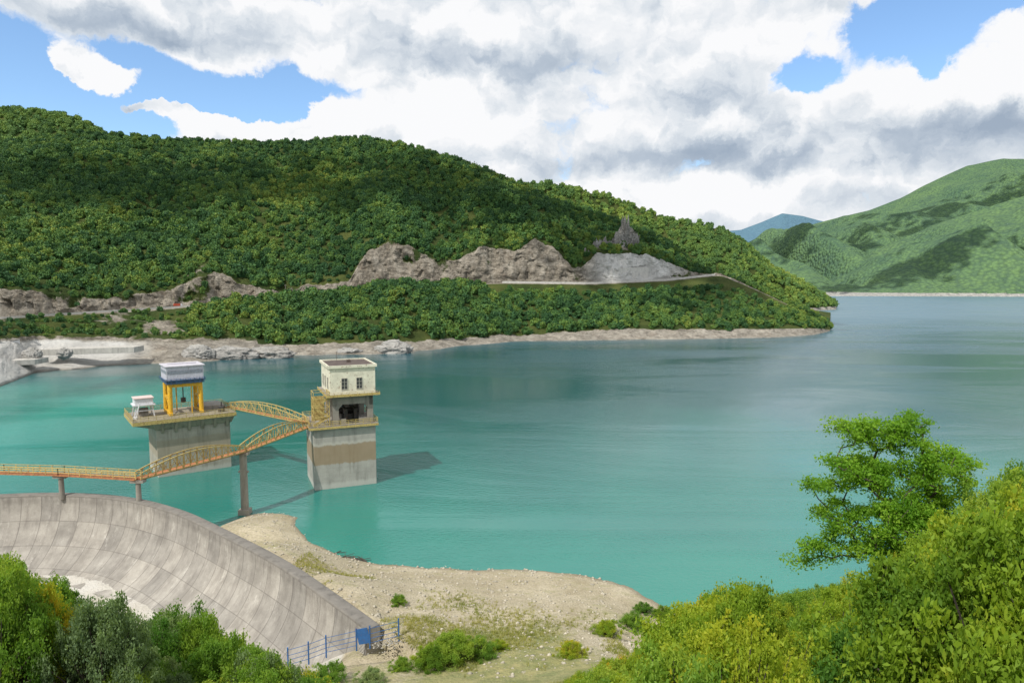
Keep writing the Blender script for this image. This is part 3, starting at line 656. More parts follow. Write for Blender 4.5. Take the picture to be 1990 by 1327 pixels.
for x0 in (hx0+.5,hx1-1.8):
    for y0 in (-d+.3,d-2.3): b.box(x0,x0+1.3,y0,y0+1.6,13.802,20.0)
b.box(hx0+.5,hx1-.5,-d+.32,-d+1.3,18.2,20.0); b.box(hx0+.52,hx0+1.4,-d+.3,d-.3,17.8,20.0); b.box(hx1-1.4,hx1-.52,-d+.3,d-.3,17.8,20.0)
b.box(hx0+.5,hx1-.5,d-1.2,d-.32,13.802,16.2); b.box(hx0+.5,hx1-.5,d-1.2,d-.32,18.2,20.0); b.box((hx0+hx1)/2-.4,(hx0+hx1)/2+.4,d-1.19,d-.33,16.2,18.2)
for xa,sg in ((hx0+1.8,1),(hx1-1.8,-1)):
    b.hexa([(xa,-d+.34,17.3),(xa+sg*.05,-d+.34,17.3),(xa+sg*.05,-d+1.25,17.3),(xa,-d+1.25,17.3),(xa,-d+.34,18.3),(xa+sg*.9,-d+.34,18.3),(xa+sg*.9,-d+1.25,18.3),(xa,-d+1.25,18.3)])
b.box(hx0+1.8,hx0+3.4,-d+.6,-d+.8,13.802,15.0); b.box(hx1-3.6,hx1-1.8,-d+.6,-d+.8,13.802,15.0)
b.out('open_stage',M_cdark,gt,.05)
b=B(); b.box(hx0+3,hx1-3,-2,2,13.802,15.3); b.tube((hx0+2.6,0,15.8),(hx1-2.6,0,15.8),.7); b.box(hx0+3.5,hx0+4.2,-3,3,13.802,16.6); b.box(hx1-4.2,hx1-3.5,-3,3,13.802,16.6); b.out('hoist_machinery',M_dk,gt)
b=B(); b.box(hx0-.9,hx1+.8,-d-.9,d+.8,20.002,20.45); b.out('upper_balcony',M_cdark,gt,.04)
b=B(); b.box(hx0-.93,hx1+.83,-d-.93,-d-.902,20.05,20.62); b.box(hx0-.93,hx0-.902,-d-.93,d+.8,20.05,20.62); b.rail([(hx0-.8,-d-.8,20.45),(hx1+.7,-d-.8,20.45)],.5,1.6,.07,False,1); b.out('upper_balcony_edge',M_yel,gt)
b=B(); zc0,zc1=20.452,26.2; b.box(hx0,hx1,-d,d,zc0,zc1); b.box(hx0-.02,hx1+.02,-d-.12,-d-.002,zc0,zc0+.35)
house=b.out('control_house',M_cream,gt,.04)
b=B()
b.box(hx0-.35,hx1+.35,-d-.35,d+.35,zc1+.002,zc1+.25)
b.box(hx0-.35,hx1+.35,-d-.35,-d-.05,zc1+.252,zc1+.6); b.box(hx0-.35,hx1+.35,d+.05,d+.35,zc1+.252,zc1+.6); b.box(hx0-.35,hx0-.05,-d-.048,d+.048,zc1+.252,zc1+.6); b.box(hx1+.05,hx1+.35,-d-.048,d+.048,zc1+.252,zc1+.6)
b.out('roof_parapet',M_cream,gt)
b=B(); b.box(hx0-.04,hx1+.04,-d-.04,d+.04,zc1+.253,zc1+.33); b.box(2,2.8,1,2,zc1+.33,zc1+.9); b.beam((0,3,zc1+.33),(0,3,zc1+2.6),.07); b.out('roof_surface',M_roof,gt)
def window(parent,x0,x1,z0,z1,y,axis='x',bars=2,fm=None):
    s=lambda a,b_,c,d_,e,f: (a,b_,c,d_,e,f) if axis=='x' else (c,d_,a,b_,e,f)
    wi=B(); wi.box(*s(x0,x1,y-.03,y-.004,z0,z1)); o=wi.out('window',M_glass,parent)
    fr=B()
    for a,b_ in ((x0-.1,x0),(x1,x1+.1)): fr.box(*s(a,b_,y-.12,y-.002,z0-.1,z1+.1))
    fr.box(*s(x0,x1,y-.12,y-.002,z0-.1,z0)); fr.box(*s(x0,x1,y-.12,y-.002,z1,z1+.1))
    for k in range(1,bars): xm=x0+(x1-x0)*k/bars; fr.box(*s(xm-.04,xm+.04,y-.08,y-.032,z0,z1))
    for k in (1,2): zm=z0+(z1-z0)*k/3; fr.box(*s(x0,x1,y-.075,y-.034,zm-.03,zm+.03))
    fr.out('window_frame',fm or M_frame,o); return o
for x0 in (-.5,2.7): window(gt,x0,x0+1.15,21.6,23.9,-d)
for y0 in (-4.0,-.5,2.6): window(gt,y0,y0+1.1,21.6,23.9,hx0,'y')
b=B(); sx0,sx1=-w+.2,hx0-.2; sy0,sy1=-d+.2,-d+3.6
for x in (sx0,sx1):
    for y in (sy0,sy1): b.beam((x,y,13.8),(x,y,21.3),.16)
for z in (15.8,17.8,19.8,21.2):
    b.beam((sx0,sy0,z),(sx1,sy0,z),.12); b.beam((sx0,sy1,z),(sx1,sy1,z),.12); b.beam((sx0,sy0,z),(sx0,sy1,z),.12); b.beam((sx1,sy0,z),(sx1,sy1,z),.12)
for k,z in enumerate((13.8,15.8,17.8)):
    a,c=(sx0,sx1) if k%2==0 else (sx1,sx0)
    for y in (sy0+.1,sy0+1.3): b.beam((a,y,z),(c,y,z+2),.1,.3); b.beam((a,y,z+1),(c,y,z+3),.07)
b.box(sx0,sx1-.6,sy1-.1,sy1-.03,14.5,19.8); b.out('stair_frame',M_yel,gt)
# ---- left platform
fc2=atz(308,928,0); th2=math.radians(36); W2,D2=16.0,12.0
ex=np.array([math.cos(th2),math.sin(th2)]); ey=np.array([-math.sin(th2),math.cos(th2)]); cc2=fc2[:2]+ex*W2/2+ey*D2/2
pl=empty('intake_platform',(cc2[0],cc2[1],0),th2,label='massive concrete intake platform with stained overhanging deck',cat='platform')
w2,d2=W2/2,D2/2
B().box(-w2,w2,-d2,d2,-5,11.0).out('base_block',M_conc2,pl,.1)
b=B(); b.box(-w2-4.8,w2+1.2,-d2-1.3,d2+1.5,12.6,13.5)
b.box(-w2-.3,w2+.3,-d2-.2,d2+.2,11.002,12.598,.6,.8)
b.hexa([(-w2-.3,-d2,11.3),(-w2-.2,-d2,11.3),(-w2-.2,d2,11.3),(-w2-.3,d2,11.3),(-w2-4.6,-d2-.8,12.597),(-w2-.2,-d2-.8,12.597),(-w2-.2,d2+1,12.597),(-w2-4.6,d2+1,12.597)])
for i in range(6):
    x=-w2+1+i*2.8; b.hexa([(x,-d2-.25,10.2),(x+.6,-d2-.25,10.2),(x+.6,-d2-.02,10.2),(x,-d2-.02,10.2),(x,-d2-1.2,12.59),(x+.6,-d2-1.2,12.59),(x+.6,-d2-.02,12.59),(x,-d2-.02,12.59)])
b.out('deck_slab',concrete('stained_deck_concrete',(.33,.29,.22),1.0),pl,.05)
b=B(); b.box(-w2-4.83,w2+1.23,-d2-1.33,-d2-1.302,12.65,13.5); b.box(-w2-4.83,-w2-4.802,-d2-1.33,d2+1.5,12.65,13.5)
b.rail([(-w2-4.7,-d2-1.2,13.5),(w2+1.1,-d2-1.2,13.5),(w2+1.1,d2+1.4,13.5),(-w2-4.7,d2+1.4,13.5)],1.1,1.5,.08,True,3); b.out('deck_railing',M_yel,pl)
B().box(2.5,w2,-1,d2,13.502,14.6).out('deck_kerb',M_cdark,pl,.05)
def loc2(x,y,z=0): q=cc2+ex*x+ey*y; return (q[0],q[1],z)
g0=loc2(-1.0,0.2,13.5); ga=empty('gantry_crane',g0,th2,label='yellow legged gantry crane carrying a pale lavender machine cabin',cat='crane')
b=B(); lx,ly=3.3,2.9
for x in (-lx,lx):
    for y in (-ly,ly):
        b.tube((x*1.02,y*1.08,.5),(x,y*.95,7.4),.50,.55,12)
    b.beam((x*1.02,-ly*1.4,.35),(x*1.02,ly*1.4,.35),.7,.6)
    b.beam((x*1.01,-ly*1.02,3.9),(x*1.01,ly*1.02,3.9),.5,.6); b.beam((x,-ly,1),(x,ly,3.8),.2); b.beam((x,ly,1),(x,-ly,3.8),.2)
for y in (-ly,ly): b.beam((-lx,y,6.9),(lx,y,6.9),.55,.7)
b.beam((lx*.4,-ly,.1),(lx*.4,-ly,6.8),.25); b.beam((-lx*.3,ly,.1),(-lx*.3,ly,6.8),.25)
b.out('leg_frame',M_yel2,ga)
b=B(); b.box(-4.0,4.0,-3.6,3.6,7.4,8.1)
for i in range(9): b.beam((-4.1+i*1.02,-3.9,7.3),(-4.1+i*1.02,-3.9,8.6),.12)
b.box(-4.3,4.3,-4.0,4.0,8.102,8.3); b.rail([(-4.4,-4.1,7.8),(4.4,-4.1,7.8),(4.4,4.1,7.8),(-4.4,4.1,7.8)],.8,1.2,.07,True,1); b.out('girder',M_gb,ga)
B().box(-4.0,4.0,-3.7,3.7,8.302,11.4).out('cabin',M_lav,ga,.05)
b=B()
for i in range(12): b.box(-4.0+i*.69,-3.95+i*.69,-3.74,-3.702,8.35,11.35)
for i in range(11): b.box(-4.04,-4.002,-3.7+i*.70,-3.65+i*.70,8.35,11.35)
b.out('cabin_ribs',M_wht,ga)
b=B(); b.box(-3.8,3.8,-3.77,-3.742,9.8,10.5); b.box(-4.07,-4.042,-3.5,3.5,9.8,10.5)
b.out('cabin_window_band',paint('dusty_glass',(.25,.28,.34),.3,.4,scale=3),ga)
b=B(); b.box(-4.3,4.3,-4.0,4.0,11.402,11.65); b.box(-3.2,3.2,-.1,.1,11.65,11.9); b.out('cabin_roof',paint('pale_roof',(.55,.53,.58),.5,.2),ga,.03)
B().tube((0,0,7.3),(0,0,3.5),.12).box(-.5,.5,-.4,.4,2.4,3.5).out('hoist_block',M_dk,ga)
h0=loc2(-9.6,.5,13.5); hh=empty('hoist_winch',h0,th2,label='small white winch housing on steel frame',cat='winch')
b=B()
for x in (-1.6,1.6):
    for y in (-1.8,1.8): b.beam((x*1.3,y,0),(x,y,2.9),.25)
b.beam((-2,-1.8,1.5),(2,-1.8,1.5),.2); b.box(-2.3,2.3,-2.2,2.2,2.7,2.95); b.out('frame',M_wht,hh)
b=B(); b.box(-1.9,1.9,-1.8,1.8,2.952,4.3); b.out('housing',M_wht,hh,.05); B().box(-2.1,2.1,-2.0,2.0,4.302,4.5).out('housing_roof',paint('pinkish_roof',(.62,.5,.47),.7,.2),hh,.04)
B().tube((-1,0,1.2),(1,0,1.2),.8).box(-.8,.8,-.9,.9,0,.8).out('drum',M_cdark,hh)
h1=loc2(-11.6,-3.2,13.5); b=B(); b.tube((0,0,0),(.9,.3,3.8),.09); b.tube((-.5,0,0),(.9,.3,3.8),.07); b.box(-.7,.3,-.4,.4,0,.5); b.out('davit_arm',M_wht,label='slim pale steel davit arm on platform corner',cat='davit',loc=h1)
h2=loc2(6.5,-4.5,13.5); b=B(); b.box(-.6,.6,-.5,.5,0,1.3); b.tube((0,0,1.3),(0,0,2.4),.15); b.out('winch_box',M_dk,label='small dark machine box on the platform deck',cat='machine',loc=h2)
# ------------------------------------------------------------------ footbridges
def span(a,b,wd=1.8,h0=.9,h1=2.6,n=16):
    a=Vector(a);b_=Vector(b); d=(b_-a).normalized(); r=Vector((d.y,-d.x,0)).normalized(); o=B()
    for sgn in (-1,1):
        prev=None
        for i in range(n+1):
            t=i/n; p=a.lerp(b_,t)+r*(sgn*wd/2); hh_=h0+(h1-h0)*math.sin(math.pi*t)**.9; q=p+Vector((0,0,hh_))
            o.beam(p,q,.12)
            if prev:
                o.beam(prev[1],q,.17); o.beam(prev[0],p,.16)
                if i%2: o.beam(prev[0],q,.09)
                else: o.beam(prev[1],p,.09)
                o.beam(prev[0]+Vector((0,0,.55)),p+Vector((0,0,.55)),.06)
            prev=(p,q)
    return o
def deck(pts,wd=1.7,th_=.22,zo=-.1):
    o=B()
    for a,b_ in zip(pts[:-1],pts[1:]): o.beam(Vector(a)+Vector((0,0,zo)),Vector(b_)+Vector((0,0,zo)),wd,th_)
    return o
ZD=12.0
A0=Vector(atz(-420,918,ZD)); A1=Vector(atz(0,917,ZD)); A2=Vector(atz(118,920,ZD)); A3=Vector(atz(268,929,ZD))
P1=Vector(atz(472,876,12.4)); 
T1=Vector((*(cc+np.array([math.cos(th),math.sin(th)])*(-w-.9)+np.array([-math.sin(th),math.cos(th)])*(-3.5)),13.5))
fb=empty('footbridge',(P1.x,P1.y,0),label='long yellow steel truss footbridge on concrete piers',cat='bridge')
cw(deck([A0,A1,A2,A3,P1,T1]).out('deck',M_rust,fb))
cw(span(A3,P1,n=16).out('truss',M_yel,fb)); cw(span(P1,T1,n=14).out('truss',M_yel,fb))
b=B()
for sg in (-1,1):
    b.rail([p+Vector((.1,sg*.85,0)) for p in (A0,A1,A2,A3)],1.15,2.0,.1,False,3)
cw(b.out('railing',M_yel,fb))
for p,zb,r in ((A2,7.5,.45),(A3,7.0,.45),(P1,-2,.75),(A1.lerp(A0,.35),7.5,.45),(A1.lerp(A0,.8),7.5,.45)):
    b=B(); b.tube((p.x,p.y,zb),(p.x,p.y,p.z-.7),r,r*.9,14); b.box(p.x-1.1,p.x+1.1,p.y-.6,p.y+.6,p.z-.7,p.z-.23)
    if r>.5: b.box(p.x-1.0,p.x+1.0,p.y-1.0,p.y+1.0,zb,1.0); b.box(p.x-.95,p.x+.95,p.y-.25,p.y+.25,p.z-4.2,p.z-3.9)
    cw(b.out('pier',M_cdark if r<.5 else concrete('pier_concrete',(.36,.33,.28),.6),fb))
T2=Vector((*(cc+np.array([math.cos(th),math.sin(th)])*(-w-.9)+np.array([-math.sin(th),math.cos(th)])*(-.5)),13.8))
L2=Vector(loc2(w2+1.2,1.5,13.6))
fb2=empty('footbridge',tuple(T2.lerp(L2,.5)),label='yellow arched truss footbridge linking the two towers',cat='bridge')
cw(deck([L2,T2]).out('deck',M_rust,fb2)); cw(span(L2,T2,n=18,h1=2.4).out('truss',M_yel,fb2))
# ------------------------------------------------------------------ road, walls, truck on hill
M_asph=paint('asphalt',(.26,.25,.24),.9,.2,scale=.2); M_wall=concrete('road_wall_concrete',(.64,.62,.58),.25)
rowi=lambda k: int(np.argmin(np.abs(ri-k)))
f4,f5=G[rowi(4)],G[rowi(5)]
sel=(U<1400); rd=np.stack([f4[sel]*.88+f5[sel]*.12,f4[sel]*.12+f5[sel]*.88]); rd=rd.copy(); rd[...,2]=np.maximum(f4[sel][:,2],f5[sel][:,2])+.12
obj('road',grid_mesh('road',rd),M_asph,kind='structure',label='grey asphalt road cut along the hillside',cat='road')
def wallrun(name,u0,u1,h,drop,mat,label,cat,t=.4,src=None,off=0):
    src=f4 if src is None else src
    s=np.where((U>u0)&(U<u1))[0]; b=B()
    for i,j in zip(s[:-1],s[1:]):
        p,q=src[i].copy(),src[j].copy(); p[1]+=off; q[1]+=off
        b.hexa([(p[0],p[1]-t/2,p[2]-drop),(q[0],q[1]-t/2,q[2]-drop),(q[0],q[1]+t/2,q[2]-drop),(p[0],p[1]+t/2,p[2]-drop),
                (p[0],p[1]-t/2,p[2]+h),(q[0],q[1]-t/2,q[2]+h),(q[0],q[1]+t/2,q[2]+h),(p[0],p[1]+t/2,p[2]+h)])
    b.out(name,mat,label=label,cat=cat)
wallrun('guard_wall',975,1392,1.6,3.4,M_wall,'pale concrete road guard wall along the cliff','wall')
wallrun('guard_wall',612,672,1.8,3.5,M_wall,'short white concrete retaining wall by the road','wall')
wallrun('retaining_wall',1190,1262,13.5,1,M_wall,'tall flat pale retaining wall below the crag','wall',1.5,f5,2.5)
wallrun('guard_rail',-100,600,1.2,.5,M_wall,'thin pale roadside barrier','barrier',.2)
def along(u,dz=0):
    j=int(np.argmin(np.abs(U-u))); p=(f4[j]+f5[j])/2; return Vector((p[0],p[1],max(f4[j][2],f5[j][2])+.12+dz))
tp=along(346); tq=along(358); an=math.atan2(tq.y-tp.y,tq.x-tp.x)
tk=empty('truck',tuple(tp),an,label='red cargo truck driving on the hillside road',cat='truck')
M_red=paint('red_paint',(.45,.08,.04),.4,.1)
b=B(); b.box(-3.0,1.0,-1.1,1.1,1.0,2.7); b.out('cargo_box',M_red,tk,.05); b=B(); b.box(1.2,2.9,-1.05,1.05,.8,1.9); b.box(1.2,2.6,-1.0,1.0,1.902,2.5,-.15,-.05); b.out('cab',M_wht,tk,.08)
B().box(-3.0,2.9,-.5,.5,.6,.79).out('chassis',M_dk,tk)
for x in (-2.2,-1.1,2.1):
    for y in (-.95,.95): B().tube((x,y-.15,.5),(x,y+.15,.5),.5,n=14).out('wheel',M_dk,tk)
for k,u in enumerate((66,222,362,470,560)):
    p=along(u); b=B(); b.tube((0,0,0),(0,0,9),.18,.12,8); b.beam((-1,0,8.4),(1,0,8.4),.15); b.out('utility_pole',M_cdark,label='slim grey utility pole beside the road',cat='utility pole',group='utility poles along the road',loc=(p.x,p.y-5,p.z-.4))
bp=aty(16,672,345); bb=empty('pump_house',tuple(bp),.2,label='small flat-roofed concrete pump house on the bank',cat='building')
b=B(); b.box(-4,4,-3,3,-2,3).out('wall',M_wht,bb); B().box(-4.6,4.6,-3.6,3.6,3.002,3.4).out('roof',M_cdark,bb)
window(bb,-2.5,-1.3,1,2.2,-3); window(bb,1.2,2.4,1,2.2,-3)
def quay(u0,v0,y0,u1,v1,y1,h,label):
    p=aty(u0,v0,y0); q=aty(u1,v1,y1); b=B(); 
    b.hexa([(p[0],p[1]-1,p[2]-h),(q[0],q[1]-1,q[2]-h),(q[0],q[1]+9,q[2]-h),(p[0],p[1]+9,p[2]-h),(p[0],p[1]-.6,p[2]),(q[0],q[1]-.6,q[2]),(q[0],q[1]+9,q[2]),(p[0],p[1]+9,p[2])])
    b.out('quay_wall',M_white_floor,label=label,cat='wall',bevel=.1)
quay(80,679,345,262,674,362,3.0,'long pale concrete quay wall on the bank'); quay(-60,704,312,70,698,330,2.5,'low pale concrete quay block near the water')
# ------------------------------------------------------------------ rocks
M_rock=hillmat('grey_rock',rockc=((.19,.185,.175),(.48,.465,.44)))
def rockmesh(seed,sx,sy,sz,spiky=.5,wh=.0):
    bm=bmesh.new(); bmesh.ops.create_icosphere(bm,subdivisions=5,radius=1); v=np.array([x.co[:] for x in bm.verts]); f=np.array([[q.index for q in t.verts] for t in bm.faces]); bm.free()
    r=1+fbm(v*1.6+seed*5,5,seed,.65)*.55+(.3-np.abs(fbm(v*[4,4,1.5]+seed,4,seed+5,.6)))*.9*spiky; v=v*r[:,None]
    if spiky>.9: v[:,2]+=np.clip(v[:,2],0,None)*fbm(v*[3.2,3.2,0]+seed*3,3,seed+2)*1.6
    v=v*[sx,sy,sz]
    me=mesh_np('rock',v,f); add_attr(me,'rock',np.ones(len(v))*2); add_attr(me,'white',np.full(len(v),wh)); return me
for u,v,y,s,l,wh in [(765,680,424,(10,6,5),'rounded grey rock outcrop at the waterline',.45),(440,692,392,(16,6,5),'grey rock ledge along the bank',.35),(530,690,400,(13,6,4.5),'grey rock ledge along the bank',.3),
   (680,686,420,(8,4,3),'small grey rock at the waterline',.4),(385,690,385,(9,5,5),'grey rock ledge along the bank',.4),(62,690,335,(4,3,3.2),'pale boulder on the bank',.5),(125,687,340,(3,3,2.6),'pale boulder on the bank',.5),
   (1216,460,672,(6,5,10),'jagged grey limestone pinnacle on the slope',.15),(1230,474,670,(5,4,7),'jagged grey limestone pinnacle on the slope',.15),(1204,474,668,(7,4,7),'jagged grey limestone crag on the slope',.15),
   (1192,488,664,(7,4,5),'jagged grey limestone crag on the slope',.15),(1172,482,660,(6,5,6),'jagged grey limestone crag on the slope',.15),(1158,492,655,(7,4,6),'jagged grey limestone crag on the slope',.15),(1140,502,650,(6,4,6),'jagged grey limestone crag on the slope',.15)]:
    p=aty(u,v,y); obj('rock_outcrop',rockmesh(int(u),*s,spiky=1.0 if u>1100 else .5,wh=wh),M_rock,label=l,cat='rock',loc=tuple(p))
def stones(n,seed,region,s0,s1,name,label,mat):
    r=np.random.default_rng(seed); V=[];Fc=[];k=0
    base=np.array([[0,0,1],[.9,0,.1],[.2,.85,0],[-.75,.5,.1],[-.7,-.55,0],[.3,-.9,.15],[0,0,-.6]]); tri=[(0,1,2),(0,2,3),(0,3,4),(0,4,5),(0,5,1),(6,2,1),(6,3,2),(6,4,3),(6,5,4),(6,1,5)]
    for p in region(r,n):
        s=s0*(s1/s0)**(r.random()**2.6); a=r.uniform(0,6.28); c_,s_=math.cos(a),math.sin(a); v=base*(1+r.normal(0,.15,base.shape)); v=v@np.array([[c_,s_,0],[-s_,c_,0],[0,0,1]])*[s,s*r.uniform(.6,1),s*r.uniform(.4,.8)]
        V.append(v+p); Fc+= [tuple(k+q for q in t) for t in tri]; k+=7
    me=mesh_np(name,np.concatenate(V),np.array(Fc)); obj(name,me,mat,kind='stuff',label=label,cat='stones')
def reg_beach(r,n):
    out=[]
    while len(out)<n:
        x=r.uniform(-52,14,n*2); y=r.uniform(58,135,n*2); z=terrain(x,y); ok=(z>-.2)&(z<8.5)
        q=np.stack([x,y,z],1)[ok]; sd,_=crest_side(q[:,0],q[:,1]); out+=list(q[sd<-2])
    return out[:n]
M_stone=paint('pale_stone',(.46,.42,.34),.95,.5,scale=2); M_stone2=paint('grey_stone',(.40,.38,.34),.95,.4,scale=2)
stones(5500,3,reg_beach,.05,.40,'gravel','scattered pale stones over the shore',M_stone)
def reg_end(r,n):
    c=hit(758,1246); q=np.stack([c.x+r.normal(0,1.2,n),c.y+r.normal(0,.8,n)],1); return np.c_[q,terrain(q[:,0],q[:,1])+.02]
stones(200,5,reg_end,.06,.2,'rubble','pile of grey rubble at the wall end',M_stone2)
for k,(u,v) in enumerate([(655,1076),(672,1084),(690,1086),(705,1090)]):
    p=hit(u,v); b=B(); 
    for i in range(5):
        a=random.uniform(0,3.14); L=random.uniform(.8,2.2); b.tube((-L*math.cos(a),-L*math.sin(a)*.5,.1),(L*math.cos(a),L*math.sin(a)*.5,random.uniform(.1,.6)),.07,.03,6)
    b.out('driftwood',M_bark,label='tangled dead driftwood branches at the water edge',cat='driftwood',group='driftwood along the shore',loc=p)
def tufts():
    r=np.random.default_rng(9); x=r.uniform(-30,12,70000); y=r.uniform(46,102,70000); z=terrain(x,y); pr_=np.clip((z-2.4)/6,0,1)*(.45+fbm(np.stack([x,y,0*x],-1)*.15,3,2)*1.8)
    keep=(r.random(len(x))<pr_*.75)&(z<15); x,y,z=x[keep],y[keep],z[keep]
    sd,dm=crest_side(x,y); k=(sd<-2.0)|(dm>14); x,y,z=x[k],y[k],z[k]
    P=np.stack([x,y,z],1); P=np.repeat(P,7,0)+r.normal(0,.10,(len(P)*7,3))*[1,1,0]; m=len(P); a=r.uniform(0,6.28,m); h=r.uniform(.12,.42,m); wv=np.stack([np.cos(a),np.sin(a),0*a],1)*.03; lean=r.normal(0,.12,(m,3)); lean[:,2]=h
    v=np.stack([P-wv,P+wv,P+lean],1).reshape(-1,3); me=mesh_np('grass',v,np.arange(m*3).reshape(-1,3)); add_attr(me,'tint',np.repeat(r.random(m),3))
    obj('grass',me,leafmat('dry_grass',[(0,(.17,.21,.045)),(.5,(.34,.33,.10)),(1,(.50,.43,.20))],transl=.3,patch=.2,rnd=0),kind='stuff',label='dry yellow-green grass tufts on the slope',cat='grass')
tufts()
# ------------------------------------------------------------------ fence
fpts=[hit(u,v) for u,v in [(560,1296),(600,1284),(634,1272),(693,1258),(719,1253),(775,1239)]]
fe=empty('fence',tuple(fpts[2]),label='blue metal fence with wire panels at the wall end',cat='fence')
for p in fpts: cw(B().tube(p-Vector((0,0,.4)),p+Vector((0,0,2.1)),.08,n=8).out('fence_post',M_blue,fe))
b=B()
for a,c in zip(fpts[:-1],fpts[1:]):
    if a is fpts[3]: continue
    for z in (.2,.7,1.2,1.8): b.beam(a+Vector((0,0,z)),c+Vector((0,0,z)),.04)
cw(b.out('fence_wire',M_blue,fe))
a,c=fpts[3],fpts[4]; dlt=(c-a)*.06
g=cw(B().beam(a+dlt+Vector((0,0,1.1)),c-dlt+Vector((0,0,1.1)),.05,1.7).out('gate_panel',M_blue,fe))
# ------------------------------------------------------------------ vegetation near
def fill(n,ur,yr,sil,kinds,hmin,hmax,labels,group,seed,reach=1.25,full=.4):
    r=np.random.default_rng(seed); random.seed(seed); cnt=0; tries=0
    while cnt<n and tries<n*60:
        tries+=1; u=r.uniform(*ur); y=yr[0]+(yr[1]-yr[0])*r.random(); a=(u-CX)/F*1.03; x=a*y; z=float(terrain(np.array([x]),np.array([y]))[0])
        vs=I(u,*sil)+2+r.random()*22; vis=proj((x,y,z))
        if vis[1]<vs: continue
        top=float(aty(u,vs,y)[2]); hgt=(top-z)/1.10
        if hgt<hmin*min(1,y/20): continue
        hgt=min(hgt,hmax*1.6 if r.random()<full else r.uniform(hmin,hmax)*min(1,y/20)) 
        if proj((x,y,z+hgt*reach))[1]>1345: continue
        k=kinds[int(r.integers(len(kinds)))]
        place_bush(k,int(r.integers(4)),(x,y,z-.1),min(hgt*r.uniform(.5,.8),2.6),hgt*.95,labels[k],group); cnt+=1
    print(group,cnt)
labs={'y':'yellow-green leafy bush on the slope','g':'dark green leafy bush on the slope','s':'grey-green soft leafy bush on the slope'}
silR=([1070,1130,1250,1330,1400,1470,1520,1560,1650,1740,1800,1850,1900,1950,1990,2100],[1327,1290,1240,1180,1110,1100,1140,1130,1110,1100,1045,985,975,920,865,850])
fill(150,(1080,2060),(12,46),silR,'yyyg',1.2,2.9,labs,'bushes on the near slope',21,1.25,.5)
silL=([-60,0,60,100,200,230,260,330,390,430,500,600,640],[1020,1050,1110,1085,1105,1150,1180,1150,1150,1210,1235,1285,1325])
fill(95,(-50,640),(31,52),silL,'gysggsg',1.6,3.8,labs,'bushes above the spillway',22,1.25,.45)
for u,v,s,k in [(880,1285,2.6,'g'),(840,1295,1.8,'y'),(930,1275,1.8,'g'),(970,1262,1.0,'y'),(780,1300,1.0,'g'),(775,1172,1.0,'g'),(1110,1275,1.5,'y'),(1250,1190,1.3,'g'),(1180,1235,1.6,'y'),(1230,1220,1.8,'g'),(1290,1200,1.5,'y'),(640,1325,1.6,'g'),(720,1327,1.2,'s')]:
    p=hit(u,v); place_bush(k,int(u)%4,p,s*1.15,s*1.1,'low green shrub standing on the dry shore','shrubs on the shore')
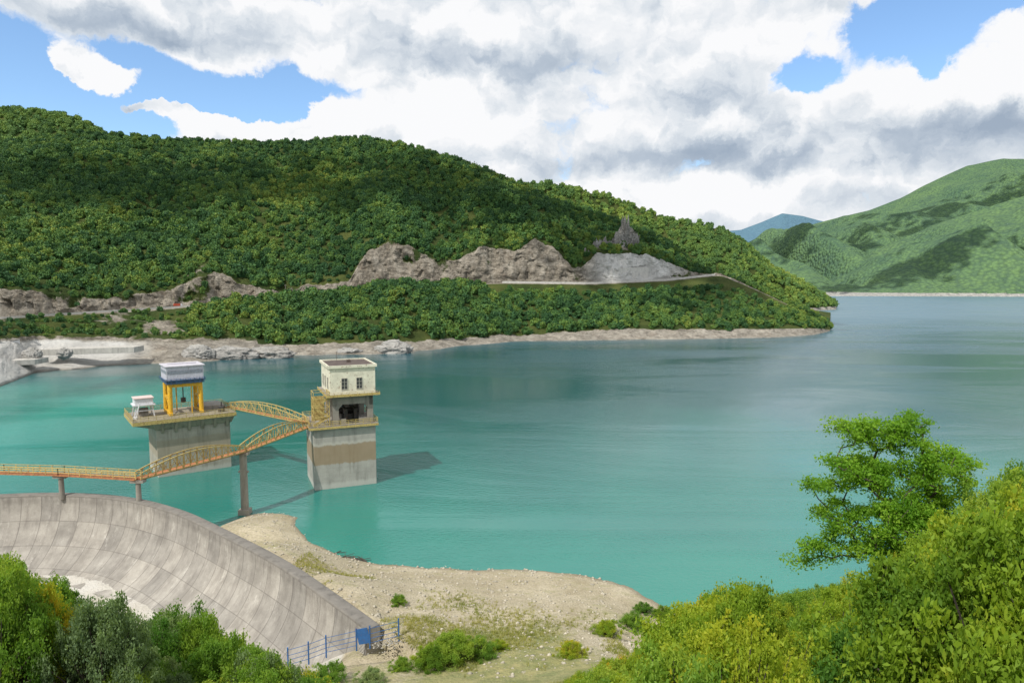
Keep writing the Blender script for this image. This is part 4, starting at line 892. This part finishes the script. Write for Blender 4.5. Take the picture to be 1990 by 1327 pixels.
# oak: skeleton grown toward twig clusters filling a lobed crown
def lobed_tree(name,base,lobes,ntips,seed,label,mat,leaf=.085,per=(45,95),cl=.33,tr=.30):
    r=np.random.default_rng(seed); L=np.array(lobes); vol=L[:,3]*L[:,4]*L[:,5]; tips=[]
    for i in r.choice(len(L),ntips,p=vol/vol.sum()):
        dd=r.normal(size=3); dd/=np.linalg.norm(dd); dd*=r.random()**.4; tips.append(L[i,:3]+dd*L[i,3:6])
    tips=np.array(tips); tips=tips[np.argsort(np.linalg.norm(tips-[0,0,2.],axis=1))]
    nodes=[np.array([0,0,-.5])]; par=[-1]
    for z in np.linspace(.3,2.2,5): nodes.append(np.array([z*.1+r.normal()*.04,r.normal()*.04,z])); par.append(len(nodes)-2)
    ends=[]
    for t in tips:
        nd=np.array(nodes); dist=np.linalg.norm(nd-t,axis=1)+np.maximum(0,nd[:,2]-t[2]+.2)*1.2; dist[:3]+=3; j=int(dist.argmin()); a=nodes[j]; D=np.linalg.norm(t-a); n=max(1,int(D/.5)); p=j
        for s in range(1,n+1):
            q=a+(t-a)*s/n; 
            if s<n: q=q+r.normal(size=3)*.12; q[2]+=.12*math.sin(math.pi*s/n)
            nodes.append(q); par.append(p); p=len(nodes)-1
        ends.append(p)
    cnt=np.zeros(len(nodes))
    for e_ in ends:
        k=e_
        while k>=0: cnt[k]+=1; k=par[k]
    rad=.016+tr*(cnt/ntips)**.58; segs=[(nodes[par[i]],nodes[i],rad[par[i]] if par[i]>2 and cnt[par[i]]<cnt[i]*2 else rad[i]*1.1,rad[i]) for i in range(1,len(nodes))]
    e=empty(name,base,label=label,cat='tree'); tubes([(Vector(a),Vector(c),x,y_) for a,c,x,y_ in segs],7).out('trunk',M_bark,e)
    C_=[];T_=[]
    for i in ends:
        k=int(r.uniform(*per)); C_.append(nodes[i]+r.normal(size=(k,3))*[cl,cl,cl*.55]*r.uniform(.55,1.15)); T_.append(np.clip(r.uniform(0,.6)+r.uniform(0,.4,k),0,1))
    me=leaf_mesh('crown',np.concatenate(C_),leaf,np.concatenate(T_),mat); obj('crown',me,parent=e); print(name,len(np.concatenate(C_)))
yb=36.; gb=aty(1745,1120,yb); gz=float(terrain(np.array([gb[0]]),np.array([yb]))[0])
def lobe(u,v,ru,rv,dy=0,ry=None):
    p=aty(u,v,yb); k=yb/F; return [p[0]-gb[0],dy,p[2]-gz,ru*k,(ry or ru)*k,rv*k]
lobes=[lobe(1655,840,36,32),lobe(1740,850,64,36,.3),lobe(1632,898,46,26,-.8),lobe(1705,925,74,40,.8),lobe(1795,900,64,46,-.6),lobe(1865,915,34,40),lobe(1608,945,38,22,.3),
  lobe(1635,1010,64,34,.4),lobe(1725,990,78,42,-1.2),lobe(1830,965,60,44,.9),lobe(1600,1070,56,24,.2),lobe(1690,1055,64,32,-.6),lobe(1800,1030,68,42,.3),lobe(1560,1098,30,15),lobe(1760,822,40,20),lobe(1855,1010,42,34,-.3)]
lobed_tree('oak_tree',(gb[0],yb,gz),lobes,430,5,'upright airy oak tree with bright green leaves',M_oak,leaf=.09,per=(85,150),cl=.32,tr=.21)
